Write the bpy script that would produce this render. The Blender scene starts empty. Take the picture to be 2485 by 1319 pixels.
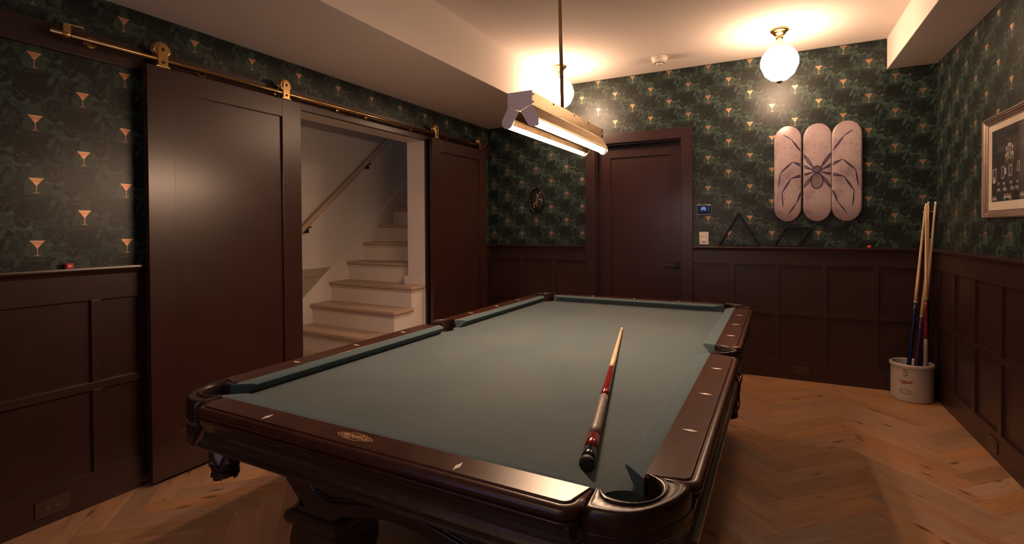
import bpy, bmesh, math, random
from mathutils import Matrix, Vector
random.seed(7)
C = bpy.context.scene.collection
SC = bpy.context.scene
PI = math.pi

# ------------------------------------------------------------------ camera, world, exposure
cam = bpy.data.cameras.new('camera'); co = bpy.data.objects.new('camera', cam); C.objects.link(co)
R = Matrix(((0.889965, -0.000706, 0.456028), (0.455993, 0.013938, -0.889874), (-0.005728, 0.999903, 0.012727))).to_4x4()
co.matrix_world = Matrix.Translation((0.90416, -2.30614, 1.30580)) @ R
cam.sensor_fit = 'HORIZONTAL'; cam.sensor_width = 36.0
cam.lens = 1218.42 / 2485 * 36.0
cam.shift_x = 0.0
cam.shift_y = -(659.5 - 570.26) / 2485
cam.clip_start = 0.02
SC.camera = co
SC.view_settings.view_transform = 'Standard'
SC.view_settings.look = 'None'
SC.view_settings.gamma = 1
SC.view_settings.use_curve_mapping = False
SC.view_settings.exposure = 0.0
w = bpy.data.worlds.new('dusk_sky'); SC.world = w; w.use_nodes = True
w.node_tree.nodes['Background'].inputs[0].default_value = (0.50, 0.50, 1.0, 1)
w.node_tree.nodes['Background'].inputs[1].default_value = 1.5  # cool fill that enters through the added front window
LAMP_COL = (1.0, 0.635, 0.405)
GLOBE = 57.0
TUBE = 175.0
def point_light(name, loc, col, watts, rad):
    l = bpy.data.lights.new(name, 'POINT'); l.energy = watts; l.color = col; l.shadow_soft_size = rad
    o = bpy.data.objects.new(name, l); C.objects.link(o); o.location = loc; return o
point_light('hall_fill', (-2.45, -0.55, 2.15), (1.0, 0.64, 0.43), 5, 0.10)      # unseen lamp added as warm fill in the stair hall, behind the left door
point_light('landing_fill', (-2.6, 3.9, 3.9), (0.72, 0.80, 1.0), 4, 0.15)        # unseen cooler fill added above the stairs

# ------------------------------------------------------------------ materials
def S(r, g, b):
    f = lambda c: (c/255/12.92 if c/255 <= .04045 else ((c/255+.055)/1.055)**2.4)
    return (f(r), f(g), f(b), 1)
class X:                                   # small expression layer over Math nodes
    nt = None
    def __init__(s, v): s.v = v
    @staticmethod
    def op(o, *a, clamp=False):
        n = X.nt.nodes.new('ShaderNodeMath'); n.operation = o; n.use_clamp = clamp
        for i, q in enumerate(a):
            q = q.v if isinstance(q, X) else q
            if isinstance(q, (int, float)): n.inputs[i].default_value = q
            else: X.nt.links.new(q, n.inputs[i])
        return X(n.outputs[0])
    def __add__(s, o): return X.op('ADD', s, o)
    def __sub__(s, o): return X.op('SUBTRACT', s, o)
    def __rsub__(s, o): return X.op('SUBTRACT', o, s)
    def __mul__(s, o): return X.op('MULTIPLY', s, o)
    def __truediv__(s, o): return X.op('DIVIDE', s, o)
    __radd__ = __add__; __rmul__ = __mul__
def xmax(*a):
    r = a[0]
    for b in a[1:]: r = X.op('MAXIMUM', r, b)
    return r
def xmin(*a):
    r = a[0]
    for b in a[1:]: r = X.op('MINIMUM', r, b)
    return r
def xabs(a): return X.op('ABSOLUTE', a)
def mask(d, wd=0.002): return X.op('MULTIPLY_ADD', d, -1.0/wd, 0.5, clamp=True)
def mixc(fac, a, b):
    n = X.nt.nodes.new('ShaderNodeMix'); n.data_type = 'RGBA'
    for i, q in ((0, fac), (6, a), (7, b)):
        q = q.v if isinstance(q, X) else q
        if isinstance(q, (int, float)): n.inputs[i].default_value = q
        elif isinstance(q, tuple): n.inputs[i].default_value = q
        else: X.nt.links.new(q, n.inputs[i])
    return X(n.outputs[2])
def new_mat(name, base=(.5, .5, .5, 1), rough=.5, metal=0.0, **kw):
    m = bpy.data.materials.new(name); m.use_nodes = True
    p = m.node_tree.nodes['Principled BSDF']
    p.inputs['Base Color'].default_value = base; p.inputs['Roughness'].default_value = rough
    p.inputs['Metallic'].default_value = metal
    for k, v in kw.items(): p.inputs[k].default_value = v
    X.nt = m.node_tree
    return m, p
def lk(a, b): X.nt.links.new(a.v if isinstance(a, X) else a, b)
def nd(t, **kw):
    n = X.nt.nodes.new(t)
    for k, v in kw.items(): setattr(n, k, v)
    return n
def coords(kind='Object', scale=(1, 1, 1), loc=None):
    t = nd('ShaderNodeTexCoord'); mp = nd('ShaderNodeMapping'); mp.inputs['Scale'].default_value = scale
    lk(t.outputs[kind], mp.inputs['Vector'])
    if loc is not None: lk(loc, mp.inputs['Location'])
    return mp.outputs[0]
def noise(vec, scale, detail=4, rough=.55, dist=0.0):
    n = nd('ShaderNodeTexNoise'); lk(vec, n.inputs['Vector'])
    n.inputs['Scale'].default_value = scale; n.inputs['Detail'].default_value = detail
    n.inputs['Roughness'].default_value = rough; n.inputs['Distortion'].default_value = dist
    return X(n.outputs[0])
def ramp(f, lo, hi): 
    n = nd('ShaderNodeMapRange'); n.clamp = True; n.interpolation_type = 'SMOOTHSTEP'
    lk(f, n.inputs[0]); n.inputs[1].default_value = lo; n.inputs[2].default_value = hi
    return X(n.outputs[0])
def bump(p, h, strength=.2, dist=.002):
    b = nd('ShaderNodeBump'); b.inputs['Strength'].default_value = strength; b.inputs['Distance'].default_value = dist
    lk(h, b.inputs['Height']); lk(b.outputs[0], p.inputs['Normal'])
M = {}
# painted brown woodwork
def mk_paint(name, col, rough, spec=.5, var=.10):
    m, p = new_mat(name, col, rough); p.inputs['Specular IOR Level'].default_value = spec
    v = coords('Object', (1, 1, 1)); n = noise(v, 6, 5, .6)
    lk(mixc(ramp(n, .3, .7), tuple(c*(1-var) for c in col[:3])+(1,), tuple(min(1, c*(1+var)) for c in col[:3])+(1,)), p.inputs['Base Color'])
    g = noise(coords('Object', (60, 60, 14)), 8, 3); bump(p, g, .12, .001)
    return m
M['paint'] = mk_paint('brown_paint', (0.030, 0.0125, 0.0108, 1), .33)
M['door_paint'] = mk_paint('brown_door_paint', (0.034, 0.0130, 0.0100, 1), .29)
M['white'] = mk_paint('white_paint', (0.66, 0.60, 0.56, 1), .6, .3, .0)
M['ceil'] = mk_paint('ceiling_paint', (0.76, 0.69, 0.64, 1), .9, .1, .0)
M['taupe'] = mk_paint('taupe_paint', (0.30, 0.26, 0.21, 1), .55, .5, .02)
M['hallwall'] = mk_paint('stair_wall_paint', (0.60, 0.57, 0.54, 1), .8, .2, .0)
def mk_wood(name, c1, c2, c3, rough, axis='X', rnd=False, coat=0.0, gs=1.0):
    m, p = new_mat(name, c1, rough)
    if coat: p.inputs['Coat Weight'].default_value = coat; p.inputs['Coat Roughness'].default_value = .12
    sc = {'X': (1.2, 14, 14), 'Y': (14, 1.2, 14), 'Z': (14, 14, 1.2)}[axis]
    loc = None
    if rnd:
        oi = nd('ShaderNodeObjectInfo'); cx = nd('ShaderNodeCombineXYZ')
        lk(X(oi.outputs['Random'])*37.0, cx.inputs[0]); lk(X(oi.outputs['Random'])*91.0, cx.inputs[1]); lk(X(oi.outputs['Random'])*17.0, cx.inputs[2])
        loc = cx.outputs[0]
    v = coords('Object', sc, loc)
    a = noise(v, 1.6*gs, 6, .65, .5); b = noise(v, 7*gs, 4, .7)
    col = mixc(ramp(a, .3, .7), c1, c2)
    col = mixc(ramp(b, .45, .75)*.55, col, c3)
    if rnd:
        r2 = X.op('FRACT', X(oi.outputs['Random'])*7.31)
        hs = nd('ShaderNodeHueSaturation'); lk(r2*.34+.80, hs.inputs['Value']); lk(X.op('FRACT', X(oi.outputs['Random'])*3.7)*.25+.9, hs.inputs['Saturation']); lk(col, hs.inputs['Color'])
        # knots and checks, long along the board
        kv = coords('Object', (3.2, 10, 10), loc)
        vo = nd('ShaderNodeTexVoronoi'); lk(kv, vo.inputs['Vector']); vo.inputs['Scale'].default_value = 1.0
        dd = X(vo.outputs['Distance']) + noise(kv, 5, 3)*.22
        kn = mask(dd-.215, .12)
        streak = mask(.69-noise(coords('Object', (2.0, 26, 26), loc), 1.5, 3, .6, 1.0), .06)
        col = mixc(xmax(kn*.85, streak*.45), X(hs.outputs[0]), tuple(c*.22 for c in c3[:3])+(1,))
    lk(col, p.inputs['Base Color'])
    bump(p, b, .15, .0008)
    return m
M['oak'] = mk_wood('oak_plank', (0.30, 0.160, 0.084, 1), (0.385, 0.220, 0.122, 1), (0.185, 0.092, 0.045, 1), .45, 'X', True)
M['tread'] = mk_wood('oak_tread', (0.40, 0.29, 0.215, 1), (0.45, 0.34, 0.26, 1), (0.33, 0.23, 0.165, 1), .45, 'X')
M['mahog'] = mk_wood('mahogany_rail', (0.037, 0.0105, 0.006, 1), (0.056, 0.0175, 0.0095, 1), (0.015, 0.0052, 0.0038, 1), .29, 'Y', False, .0)
M['mahog_dark'] = mk_wood('dark_mahogany', (0.032, 0.0175, 0.0095, 1), (0.044, 0.025, 0.0135, 1), (0.017, 0.009, 0.0055, 1), .24, 'Y', False, .5)
M['maple'] = mk_wood('maple_shaft', (0.60, 0.40, 0.225, 1), (0.66, 0.46, 0.27, 1), (0.50, 0.32, 0.17, 1), .3, 'Z')
# felt
m, p = new_mat('teal_felt', (0.10, 0.16, 0.18, 1), .95); p.inputs['Specular IOR Level'].default_value = .1
v = coords('Object'); n1 = noise(v, 420, 2, .7); n2 = noise(v, 2.2, 5, .6); n3 = noise(coords('Object', (30, 220, 30)), 6, 3)
c = mixc(n1, (0.035, 0.060, 0.070, 1), (0.081, 0.112, 0.122, 1))
c = mixc(ramp(n2, .35, .7)*.35, c, (0.104, 0.124, 0.126, 1))
sp = nd('ShaderNodeTexVoronoi'); lk(v, sp.inputs['Vector']); sp.inputs['Scale'].default_value = 16
c = mixc(mask(X(sp.outputs['Distance'])-.035, .03)*.35, c, (0.42, 0.42, 0.40, 1))
lk(c, p.inputs['Base Color']); p.inputs['Sheen Weight'].default_value = .15; bump(p, n1, .25, .0006)
M['felt'] = m
m, p = new_mat('teal_rail_cloth', (0.05, 0.09, 0.10, 1), .9); p.inputs['Specular IOR Level'].default_value = .1; p.inputs['Sheen Weight'].default_value = .2
v = coords('Object'); n1 = noise(v, 420, 2, .7); lk(mixc(n1, (0.026, 0.060, 0.074, 1), (0.066, 0.108, 0.122, 1)), p.inputs['Base Color']); bump(p, n1, .25, .0006); M['felt_rail'] = m
# leather
m, p = new_mat('brown_leather', (0.020, 0.010, 0.008, 1), .34)
v = coords('Object'); n1 = noise(v, 260, 3); n2 = noise(v, 14, 4)
lk(mixc(ramp(n2, .35, .7), (0.014, 0.0065, 0.0055, 1), (0.027, 0.0135, 0.010, 1)), p.inputs['Base Color']); bump(p, n1, .3, .0006)
M['leather'] = m
M['net_leather'], _ = new_mat('net_leather', (0.055, 0.024, 0.013, 1), .42)
M['stitch'], _ = new_mat('stitch_thread', (0.30, 0.24, 0.22, 1), .7)
M['liner_brown'], _ = new_mat('tan_pocket_liner', (0.16, 0.075, 0.035, 1), .5)
M['liner'], _ = new_mat('pocket_liner', (0.42, 0.40, 0.44, 1), .5)
M['black'], _ = new_mat('black_plastic', (0.004, 0.004, 0.0045, 1), .5, 0.0, **{'Specular IOR Level': .25})
M['black_metal'], _ = new_mat('black_metal', (0.006, 0.0055, 0.0055, 1), .42, .2)
M['pearl'], _ = new_mat('pearl_inlay', (0.85, 0.80, 0.74, 1), .25)
m, p = new_mat('brass', (0.62, 0.40, 0.15, 1), .24, 1.0); n1 = noise(coords('Object', (1, 1, 1)), 30, 4); lk(mixc(n1, (0.50, 0.30, 0.11, 1), (0.72, 0.50, 0.22, 1)), p.inputs['Base Color']); M['brass'] = m
m, p = new_mat('aged_brass', (0.50, 0.36, 0.20, 1), .26, 1.0); n1 = noise(coords('Object', (14, 3, 14)), 5, 5); lk(mixc(ramp(n1, .3, .7), (0.25, 0.165, 0.078, 1), (0.36, 0.255, 0.135, 1)), p.inputs['Base Color']); lk(n1*.12+.30, p.inputs['Roughness']); M['aged'] = m
m, p = new_mat('brushed_steel', (0.92, 0.85, 0.86, 1), .42, .35); n1 = noise(coords('Object', (40, 40, 40)), 3, 4); lk(n1*.2+.38, p.inputs['Roughness']); M['steel'] = m
M['chrome'], _ = new_mat('chrome_trim', (0.7, 0.66, 0.6, 1), .15, 1.0)
M['rod_brass'], _ = new_mat('satin_brass_rod', (0.62, 0.42, 0.20, 1), .30, .35)
M['plastic_white'], _ = new_mat('white_plastic', (0.72, 0.66, 0.60, 1), .35)
M['outlet'], _ = new_mat('brown_outlet_plastic', (0.052, 0.026, 0.018, 1), .22)
M['slot'], _ = new_mat('outlet_slot', (0.16, 0.12, 0.10, 1), .3)
M['chalk'], _ = new_mat('red_paper', (0.55, 0.030, 0.030, 1), .5)
M['chalk_label'], _ = new_mat('pale_print', (0.80, 0.62, 0.58, 1), .5)
def emis(name, col, s):
    m = bpy.data.materials.new(name); m.use_nodes = True; nt = m.node_tree; nt.nodes.clear()
    e = nt.nodes.new('ShaderNodeEmission'); o = nt.nodes.new('ShaderNodeOutputMaterial'); e.inputs[0].default_value = tuple(col)[:3]+(1,); e.inputs[1].default_value = s
    nt.links.new(e.outputs[0], o.inputs[0]); return m
M['globe'] = emis('lit_opal_glass', LAMP_COL, GLOBE)
M['globe_fill'] = emis('fill_globe_glass', LAMP_COL, 26.0)  # glow of the globe added behind the camera
M['tube'] = emis('lit_tube', LAMP_COL, TUBE)
m, p = new_mat('opal_neck_glass', (0.85, 0.72, 0.45, 1), .3); p.inputs['Emission Color'].default_value = (1, .62, .25, 1); p.inputs['Emission Strength'].default_value = .9; M['neck'] = m
M['screen'] = emis('screen_blue', (0.030, 0.032, 0.065), .55)
M['digits'] = emis('screen_digits', (0.28, 0.45, 1.0), 1.6)
M['digits_dim'] = emis('screen_dim', (0.25, 0.27, 0.4), .6)
# stoneware
m, p = new_mat('stoneware', (0.36, 0.31, 0.27, 1), .32); n1 = noise(coords('Object'), 9, 5); lk(mixc(n1, (0.32, 0.275, 0.24, 1), (0.40, 0.35, 0.31, 1)), p.inputs['Base Color']); M['stone'] = m
M['stamp'], _ = new_mat('black_stamp_ink', (0.02, 0.016, 0.014, 1), .5)
M['stamp_red'], _ = new_mat('russet_stamp_ink', (0.20, 0.045, 0.015, 1), .5)
M['gold_print'], _ = new_mat('gold_print', (0.80, 0.58, 0.30, 1), .4, .1)
# cue colours
def plain(k, name, c, r=.25, **kw): M[k], _ = new_mat(name, c, r, **kw)
plain('cue_red', 'red_lacquer', (0.17, 0.008, 0.010, 1), .16)
plain('cue_blue', 'blue_black_lacquer', (0.006, 0.010, 0.035, 1), .14)
plain('cue_purple', 'purple_lacquer', (0.05, 0.020, 0.075, 1), .14)
plain('cue_black', 'black_lacquer', (0.008, 0.007, 0.008, 1), .16)
plain('cue_maroon', 'maroon_lacquer', (0.115, 0.010, 0.010, 1), .16)
plain('ferrule', 'white_ferrule', (0.80, 0.76, 0.70, 1), .3)
plain('rubber', 'black_rubber', (0.012, 0.012, 0.013, 1), .6)
m, p = new_mat('speckled_linen_wrap', (0.2, 0.17, 0.14, 1), .45); vo = noise(coords('Object', (1, 1, 1)), 340, 2, .8); lk(mixc(ramp(vo, .42, .6), (0.03, 0.025, 0.022, 1), (0.30, 0.25, 0.21, 1)), p.inputs['Base Color']); M['wrap'] = m
m, p = new_mat('deck_print', (0.6, 0.55, 0.55, 1), .22); v = coords('Object'); n1 = noise(v, 4, 6, .65); n2 = noise(v, 30, 5, .7)
c = mixc(ramp(n1, .42, .72), (0.405, 0.325, 0.335, 1), (0.21, 0.148, 0.185, 1)); c = mixc(ramp(n2, .52, .8)*.45, c, (0.22, 0.15, 0.175, 1)); ed = nd('ShaderNodeSeparateXYZ'); lk(v, ed.inputs[0]); zz_ = xabs(X(ed.outputs[2])); c = mixc(ramp(zz_+n1*.16, .30, .52)*.55, c, (0.20, 0.13, 0.165, 1)); lk(c, p.inputs['Base Color']); M['deck'] = m
plain('deck_edge', 'deck_maple_edge', (0.45, 0.30, 0.17, 1), .5)
m, p = new_mat('ink_line', (0.035, 0.022, 0.055, 1), .35); n1 = noise(coords('Object'), 60, 3); lk(mixc(n1, (0.028, 0.014, 0.022, 1), (0.055, 0.035, 0.11, 1)), p.inputs['Base Color']); M['ink'] = m
plain('mat_board', 'ivory_mat', (0.70, 0.62, 0.52, 1), .8)
m, p = new_mat('silver_frame', (0.42, 0.33, 0.28, 1), .33, .85); n1 = noise(coords('Object', (20, 2, 20)), 6, 4); lk(mixc(n1, (0.30, 0.22, 0.18, 1), (0.52, 0.43, 0.38, 1)), p.inputs['Base Color']); M['frame'] = m
for k, g in (('g0', .012), ('g1', .035), ('g2', .12), ('g3', .30), ('g4', .55)): plain(k, 'photo_grey_'+'abcde'[int(k[1])], (g*1.02, g*.95, g*.93, 1), .6)
m = bpy.data.materials.new('picture_glass'); m.use_nodes = True; nt = m.node_tree; nt.nodes.clear(); X.nt = nt
tr = nd('ShaderNodeBsdfTransparent'); gl = nd('ShaderNodeBsdfGlossy'); gl.inputs['Roughness'].default_value = .03; lw = nd('ShaderNodeLayerWeight'); lw.inputs[0].default_value = .5; fz = X.op('POWER', X(lw.outputs['Facing']), 5.0)*.96+.04; mx = nd('ShaderNodeMixShader'); ou = nd('ShaderNodeOutputMaterial')
lk(fz, mx.inputs[0]); lk(tr.outputs[0], mx.inputs[1]); lk(gl.outputs[0], mx.inputs[2]); lk(mx.outputs[0], ou.inputs[0]); M['glass'] = m
plain('subfloor', 'subfloor_joint', (0.05, 0.025, 0.012, 1), .8)

# wallpaper: half-drop repeat of a cocktail glass over dark cat shapes with leopard-spot grounds; u, v in metres
PW, PH = 0.1733, 0.2764
def wallpaper(name, u0, v0):
    m, p = new_mat(name, (0.02, 0.03, 0.02, 1), .38); p.inputs['Specular IOR Level'].default_value = .36
    uv = nd('ShaderNodeUVMap'); sx = nd('ShaderNodeSeparateXYZ'); lk(uv.outputs[0], sx.inputs[0])
    U, V = X(sx.outputs[0]), X(sx.outputs[1]); uvv = uv.outputs[0]
    def fold(cx, cy):
        a = (U-(u0+cx))*(1/PW) + 60.5
        col = X.op('FLOOR', a); fx = (a-col-.5)*PW
        par = X.op('MODULO', col, 2.0)
        b = (V-(v0+cy))*(1/PH) + par*.5 + 40.5
        fy = (b-X.op('FLOOR', b)-.5)*PH
        return fx, fy
    def ell(x, y, rx, ry, wd=.06): 
        return mask(X.op('SQRT', (x*(1/rx))*(x*(1/rx)) + (y*(1/ry))*(y*(1/ry)))-1.0, wd)
    wn = noise(uvv, 9, 3)
    n1 = noise(uvv, 26, 5, .62, 1.2); n2 = noise(uvv, 70, 4, .6, .8); n3 = noise(uvv, 5, 2)
    DK = (0.0075, 0.0125, 0.0110, 1); GR = (0.027, 0.052, 0.046, 1); LT = (0.060, 0.098, 0.087, 1)
    c = mixc(ramp(n1, .40, .66), DK, GR)
    c = mixc(ramp(n2, .60, .76)*.5, c, LT)
    # long black backs, with pale strokes of fur and cloth down their right sides
    x, y = fold(.014, -.094)
    xx = x+(n1-.5)*.030; yy = y+(n2-.5)*.022
    c = mixc(ell(xx, yy, .080, .060, .16)*.95, c, mixc(ramp(n2, .45, .85), (0.0055, 0.0078, 0.0074, 1), (0.013, 0.020, 0.018, 1)))
    def stroke(c, cx, cy, ang, rx, ry, k):
        x, y = fold(cx, cy); ca, sa = math.cos(math.radians(ang)), math.sin(math.radians(ang))
        a = x*ca+y*sa+(n1-.5)*.034; b = y*ca-x*sa+(n2-.5)*.030+(n1-.5)*.016
        return mixc(ell(a, b, rx, ry, .7)*k, c, LT)
    for q in ((.058, -.076, 66, .030, .0095, .62), (.076, -.112, 74, .024, .0080, .50), (.090, -.060, -46, .026, .0065, .42), (.0, -.053, 5, .045, .0050, .30)):
        c = stroke(c, *q)
    # leopard ground round the glass and under the table edge
    vo = nd('ShaderNodeTexVoronoi'); vo.feature = 'DISTANCE_TO_EDGE'; vo.inputs['Scale'].default_value = 185; lk(uvv, vo.inputs['Vector'])
    spots = mask(.085-X(vo.outputs['Distance']), .10)
    gcol = mixc(spots, (0.070, 0.112, 0.088, 1), (0.013, 0.022, 0.018, 1))
    x, y = fold(0, .022)
    hw = .0180 + ramp(y*-1.0, -.030, .022)*.024
    g1 = xmax(xabs(x+(n1-.5)*.012)-hw, xabs(y)-.058)
    c = mixc(mask(g1, .004)*.92, c, gcol)
    x, y = fold(.072, -.030)
    c = mixc(ell(x+(n1-.5)*.02, y-x*.1, .032, .013, .3)*.9, c, gcol)
    # crisp fine lines of the etching
    n4 = noise(uvv, 95, 3, .6, .6)
    c = mixc(mask(xabs(n4-.5)-.008, .014)*ramp(n1, .42, .62)*.55, c, (0.080, 0.120, 0.105, 1))
    c = mixc(mask(xabs(noise(uvv, 42, 2, .5, 1.5)-.5)-.006, .010)*.40, c, (0.060, 0.092, 0.080, 1))
    # two heads per repeat with ears, eyes and a wing collar
    for cx, cy in ((-.048, -.150), (.066, .052)):
        x, y = fold(cx, cy); ax = xabs(x)
        head = xmax(ell(x, y, .028, .034, .12), ell(ax-.021, y-.030, .010, .013, .2))
        c = mixc(head, c, mixc(ramp(n2, .4, .75), (0.006, 0.0085, 0.008, 1), (0.030, 0.042, 0.036, 1)))
        c = mixc(mask(xmax(ax-.004, xabs(y+.012)-.010), .004)*.30, c, LT)
        c = mixc(ell(ax-.0125, y-.002, .0036, .0014, .4)*.75, c, (0.25, 0.27, 0.19, 1))
        col = xmax(y+.047+ax*-.80, xmax(-.0485-y+ax*.10, ax-.030+(y+.03)*.35))
        c = mixc(mask(col, .004)*.55, c, (0.085, 0.120, 0.100, 1))
    # small table top line under the glass
    x, y = fold(.0, -.040)
    c = mixc(mask(xmax(xabs(y)-.0022, xabs(x)-.034), .0015)*.6, c, LT)
    # cocktail glass
    x, y = fold(0, 0); ax = xabs(x)
    bowl = xmax(ax-(y+.003)*.735, xmax(y-.0325, (y*-1.0)-.002))
    stem = xmax(ax-.0012, xabs(y+.016)-.0175)
    foot = xmax(ax-.0110, xabs(y+.0335)-.0011)
    d = xmin(bowl, stem, foot)
    band = mask(xabs(y-.0235)-.0045, .001)
    hatch = ramp(X.op('SINE', (x+y)*2600.0)*X.op('SINE', (x-y)*2600.0), -.2, .6)
    oc = mixc(band*hatch, (0.56, 0.325, 0.205, 1), (0.30, 0.135, 0.085, 1))
    oc = mixc(mask(.014-y, .006)*mask(y-.020, .004)*.6, oc, (0.38, 0.155, 0.10, 1))
    gm = mask(d, .0012)
    c = mixc(gm, c, oc)
    lk(c, p.inputs['Base Color'])
    lk(gm*.93, p.inputs['Metallic'])
    lk(n1*.13+.31+gm*.08, p.inputs['Roughness'])
    return m
M['wp_back'] = wallpaper('wallpaper_back', 0.405, 1.377)
M['wp_left'] = wallpaper('wallpaper_left', -1.287, 1.233)
M['wp_right'] = wallpaper('wallpaper_right', 1.290, 2.067)

# ------------------------------------------------------------------ mesh helpers
def F_id(x, y, z): return (x, y, z)
YB, XR, ZC = 2.625, 2.049, 2.80
def FB(u, wv, v): return (u, YB-wv, v)
def FR(u, wv, v): return (XR-wv, u, v)
def FL(u, wv, v): return (-1.96+.0145*u+wv, u, v)
ROOT = {}
class MB:
    def __init__(s): s.v = []; s.f = []; s.m = []; s.uv = {}; s.sm = []
    def add(s, vs, fs, mi=0, smooth=False):
        b = len(s.v); s.v += [tuple(q) for q in vs]
        for f in fs: s.f.append(tuple(b+i for i in f)); s.m.append(mi); s.sm.append(smooth)
    def box(s, a, b, mi=0, T=F_id):
        (x0, y0, z0), (x1, y1, z1) = a, b
        vs = [T(x, y, z) for x in (x0, x1) for y in (y0, y1) for z in (z0, z1)]
        s.add(vs, [(0, 1, 3, 2), (4, 6, 7, 5), (0, 4, 5, 1), (2, 3, 7, 6), (0, 2, 6, 4), (1, 5, 7, 3)], mi)
        return s
    def prism(s, pts, a, b, T=lambda p, q, r: (p, q, r), mi=0, smooth=False):
        n = len(pts); vs = [T(p[0], p[1], a) for p in pts]+[T(p[0], p[1], b) for p in pts]
        fs = [tuple(range(n)), tuple(range(2*n-1, n-1, -1))]
        s.add(vs, fs, mi); b0 = len(s.v)-2*n
        for i in range(n):
            j = (i+1) % n; s.f.append((b0+i, b0+n+i, b0+n+j, b0+j)); s.m.append(mi); s.sm.append(smooth)
        return s
    def loft(s, rings, mi=0, caps=True, smooth=True, closed=True):
        n = len(rings[0]); vs = [q for r in rings for q in r]; fs = []
        for k in range(len(rings)-1):
            for i in range(n if closed else n-1):
                j = (i+1) % n; fs.append((k*n+i, k*n+j, (k+1)*n+j, (k+1)*n+i))
        b = len(s.v); s.add(vs, fs, mi, smooth)
        if caps and closed:
            s.f.append(tuple(b+i for i in range(n-1, -1, -1))); s.m.append(mi); s.sm.append(False)
            e = b+(len(rings)-1)*n; s.f.append(tuple(e+i for i in range(n))); s.m.append(mi); s.sm.append(False)
        return s
    def lathe(s, prof, n=24, c=(0, 0, 0), T=None, mi=0, smooth=True):
        T = T or (lambda x, y, z: (c[0]+x, c[1]+y, c[2]+z))
        rings = [[T(r*math.cos(2*PI*i/n), r*math.sin(2*PI*i/n), z) for i in range(n)] for r, z in prof]
        return s.loft(rings, mi, True, smooth)
    def tube(s, path, r, n=10, mi=0, closed=False):
        P = [Vector(q) for q in path]; rings = []
        rr = r if isinstance(r, (list, tuple)) else [r]*len(P)
        up = None
        for i, q in enumerate(P):
            a = P[i-1] if (i > 0 or closed) else P[i]; b = P[(i+1) % len(P)] if (i < len(P)-1 or closed) else P[i]
            t = (b-a).normalized()
            if up is None: up = t.orthogonal().normalized()
            else: up = (up - t*up.dot(t)).normalized()
            sd = t.cross(up)
            rings.append([tuple(q+(up*math.cos(2*PI*k/n)+sd*math.sin(2*PI*k/n))*rr[i]) for k in range(n)])
        if closed: rings.append(rings[0]); return s.loft(rings, mi, False)
        return s.loft(rings, mi)
    def build(s, name, mats, parent=None, bevel=0.0, seg=2, kind=None, world=True, merge=False, fixn=True, uvf=None):
        me = bpy.data.meshes.new(name)
        vs = s.v
        if parent is not None and world and parent.name in ROOT:
            inv = ROOT[parent.name].inverted(); vs = [tuple(inv @ Vector(q)) for q in vs]
        bm = bmesh.new(); bv = [bm.verts.new(q) for q in vs]
        for f, mi, sm in zip(s.f, s.m, s.sm):
            try:
                fc = bm.faces.new([bv[i] for i in f]); fc.material_index = mi; fc.smooth = sm
            except ValueError: pass
        if merge: bmesh.ops.remove_doubles(bm, verts=bm.verts, dist=1e-6)
        if fixn: bmesh.ops.recalc_face_normals(bm, faces=bm.faces)
        if bevel > 0:
            es = [e for e in bm.edges if len(e.link_faces) == 2 and e.calc_face_angle(0) > .6]
            bmesh.ops.bevel(bm, geom=es, offset=bevel, segments=seg, affect='EDGES', profile=.6, clamp_overlap=True)
        bm.to_mesh(me); bm.free()
        if uvf:
            ul = me.uv_layers.new(name='UVMap')
            for l in me.loops: ul.data[l.index].uv = uvf(me.vertices[l.vertex_index].co)
        for q in (mats if isinstance(mats, (list, tuple)) else [mats]): me.materials.append(M[q])
        o = bpy.data.objects.new(name, me); C.objects.link(o)
        if parent is not None: o.parent = parent
        if kind: o['kind'] = kind
        return o
def thing(name, label, cat, loc=(0, 0, 0), rotz=0.0, group=None, mat=None):
    o = bpy.data.objects.new(name, None); C.objects.link(o); o.empty_display_size = .1
    o.location = loc; o.rotation_euler = (0, 0, rotz)
    ROOT[o.name] = mat or (Matrix.Translation(loc) @ Matrix.Rotation(rotz, 4, 'Z'))
    if mat: o.matrix_world = mat
    o['label'] = label; o['category'] = cat
    if group: o['group'] = group
    return o
def tag(o, label, cat, group=None):
    o['label'] = label; o['category'] = cat
    if group: o['group'] = group
    return o
def arc(cx, cy, r, a0, a1, n): return [(cx+r*math.cos(math.radians(a0+(a1-a0)*i/n)), cy+r*math.sin(math.radians(a0+(a1-a0)*i/n))) for i in range(n+1)]
def offset_poly(pts, d):                    # inward offset for a counter-clockwise outline
    n = len(pts); out = []
    for i in range(n):
        a, b, c = Vector(pts[i-1]), Vector(pts[i]), Vector(pts[(i+1) % n])
        e1 = (b-a).normalized(); e2 = (c-b).normalized()
        n1 = Vector((-e1.y, e1.x)); n2 = Vector((-e2.y, e2.x)); k = n1+n2; l = k.length
        k = k/l if l > 1e-6 else n1
        q = max(.35, k.dot(n1)); out.append(tuple(b+k*(d/q)))
    return out
def text_mesh(body, size, shear=0.0, spacing=1.0, extr=0.0):
    cu = bpy.data.curves.new('t', 'FONT'); cu.body = body; cu.size = size; cu.align_x = 'CENTER'; cu.align_y = 'CENTER'; cu.shear = shear; cu.space_character = spacing; cu.resolution_u = 3
    o = bpy.data.objects.new('t', cu); C.objects.link(o)
    dg = bpy.context.evaluated_depsgraph_get(); me = bpy.data.meshes.new_from_object(o.evaluated_get(dg))
    vs = [tuple(q.co) for q in me.vertices]; fs = [tuple(q.vertices) for q in me.polygons]
    bpy.data.objects.remove(o); bpy.data.curves.remove(cu); bpy.data.meshes.remove(me)
    return vs, fs
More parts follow.
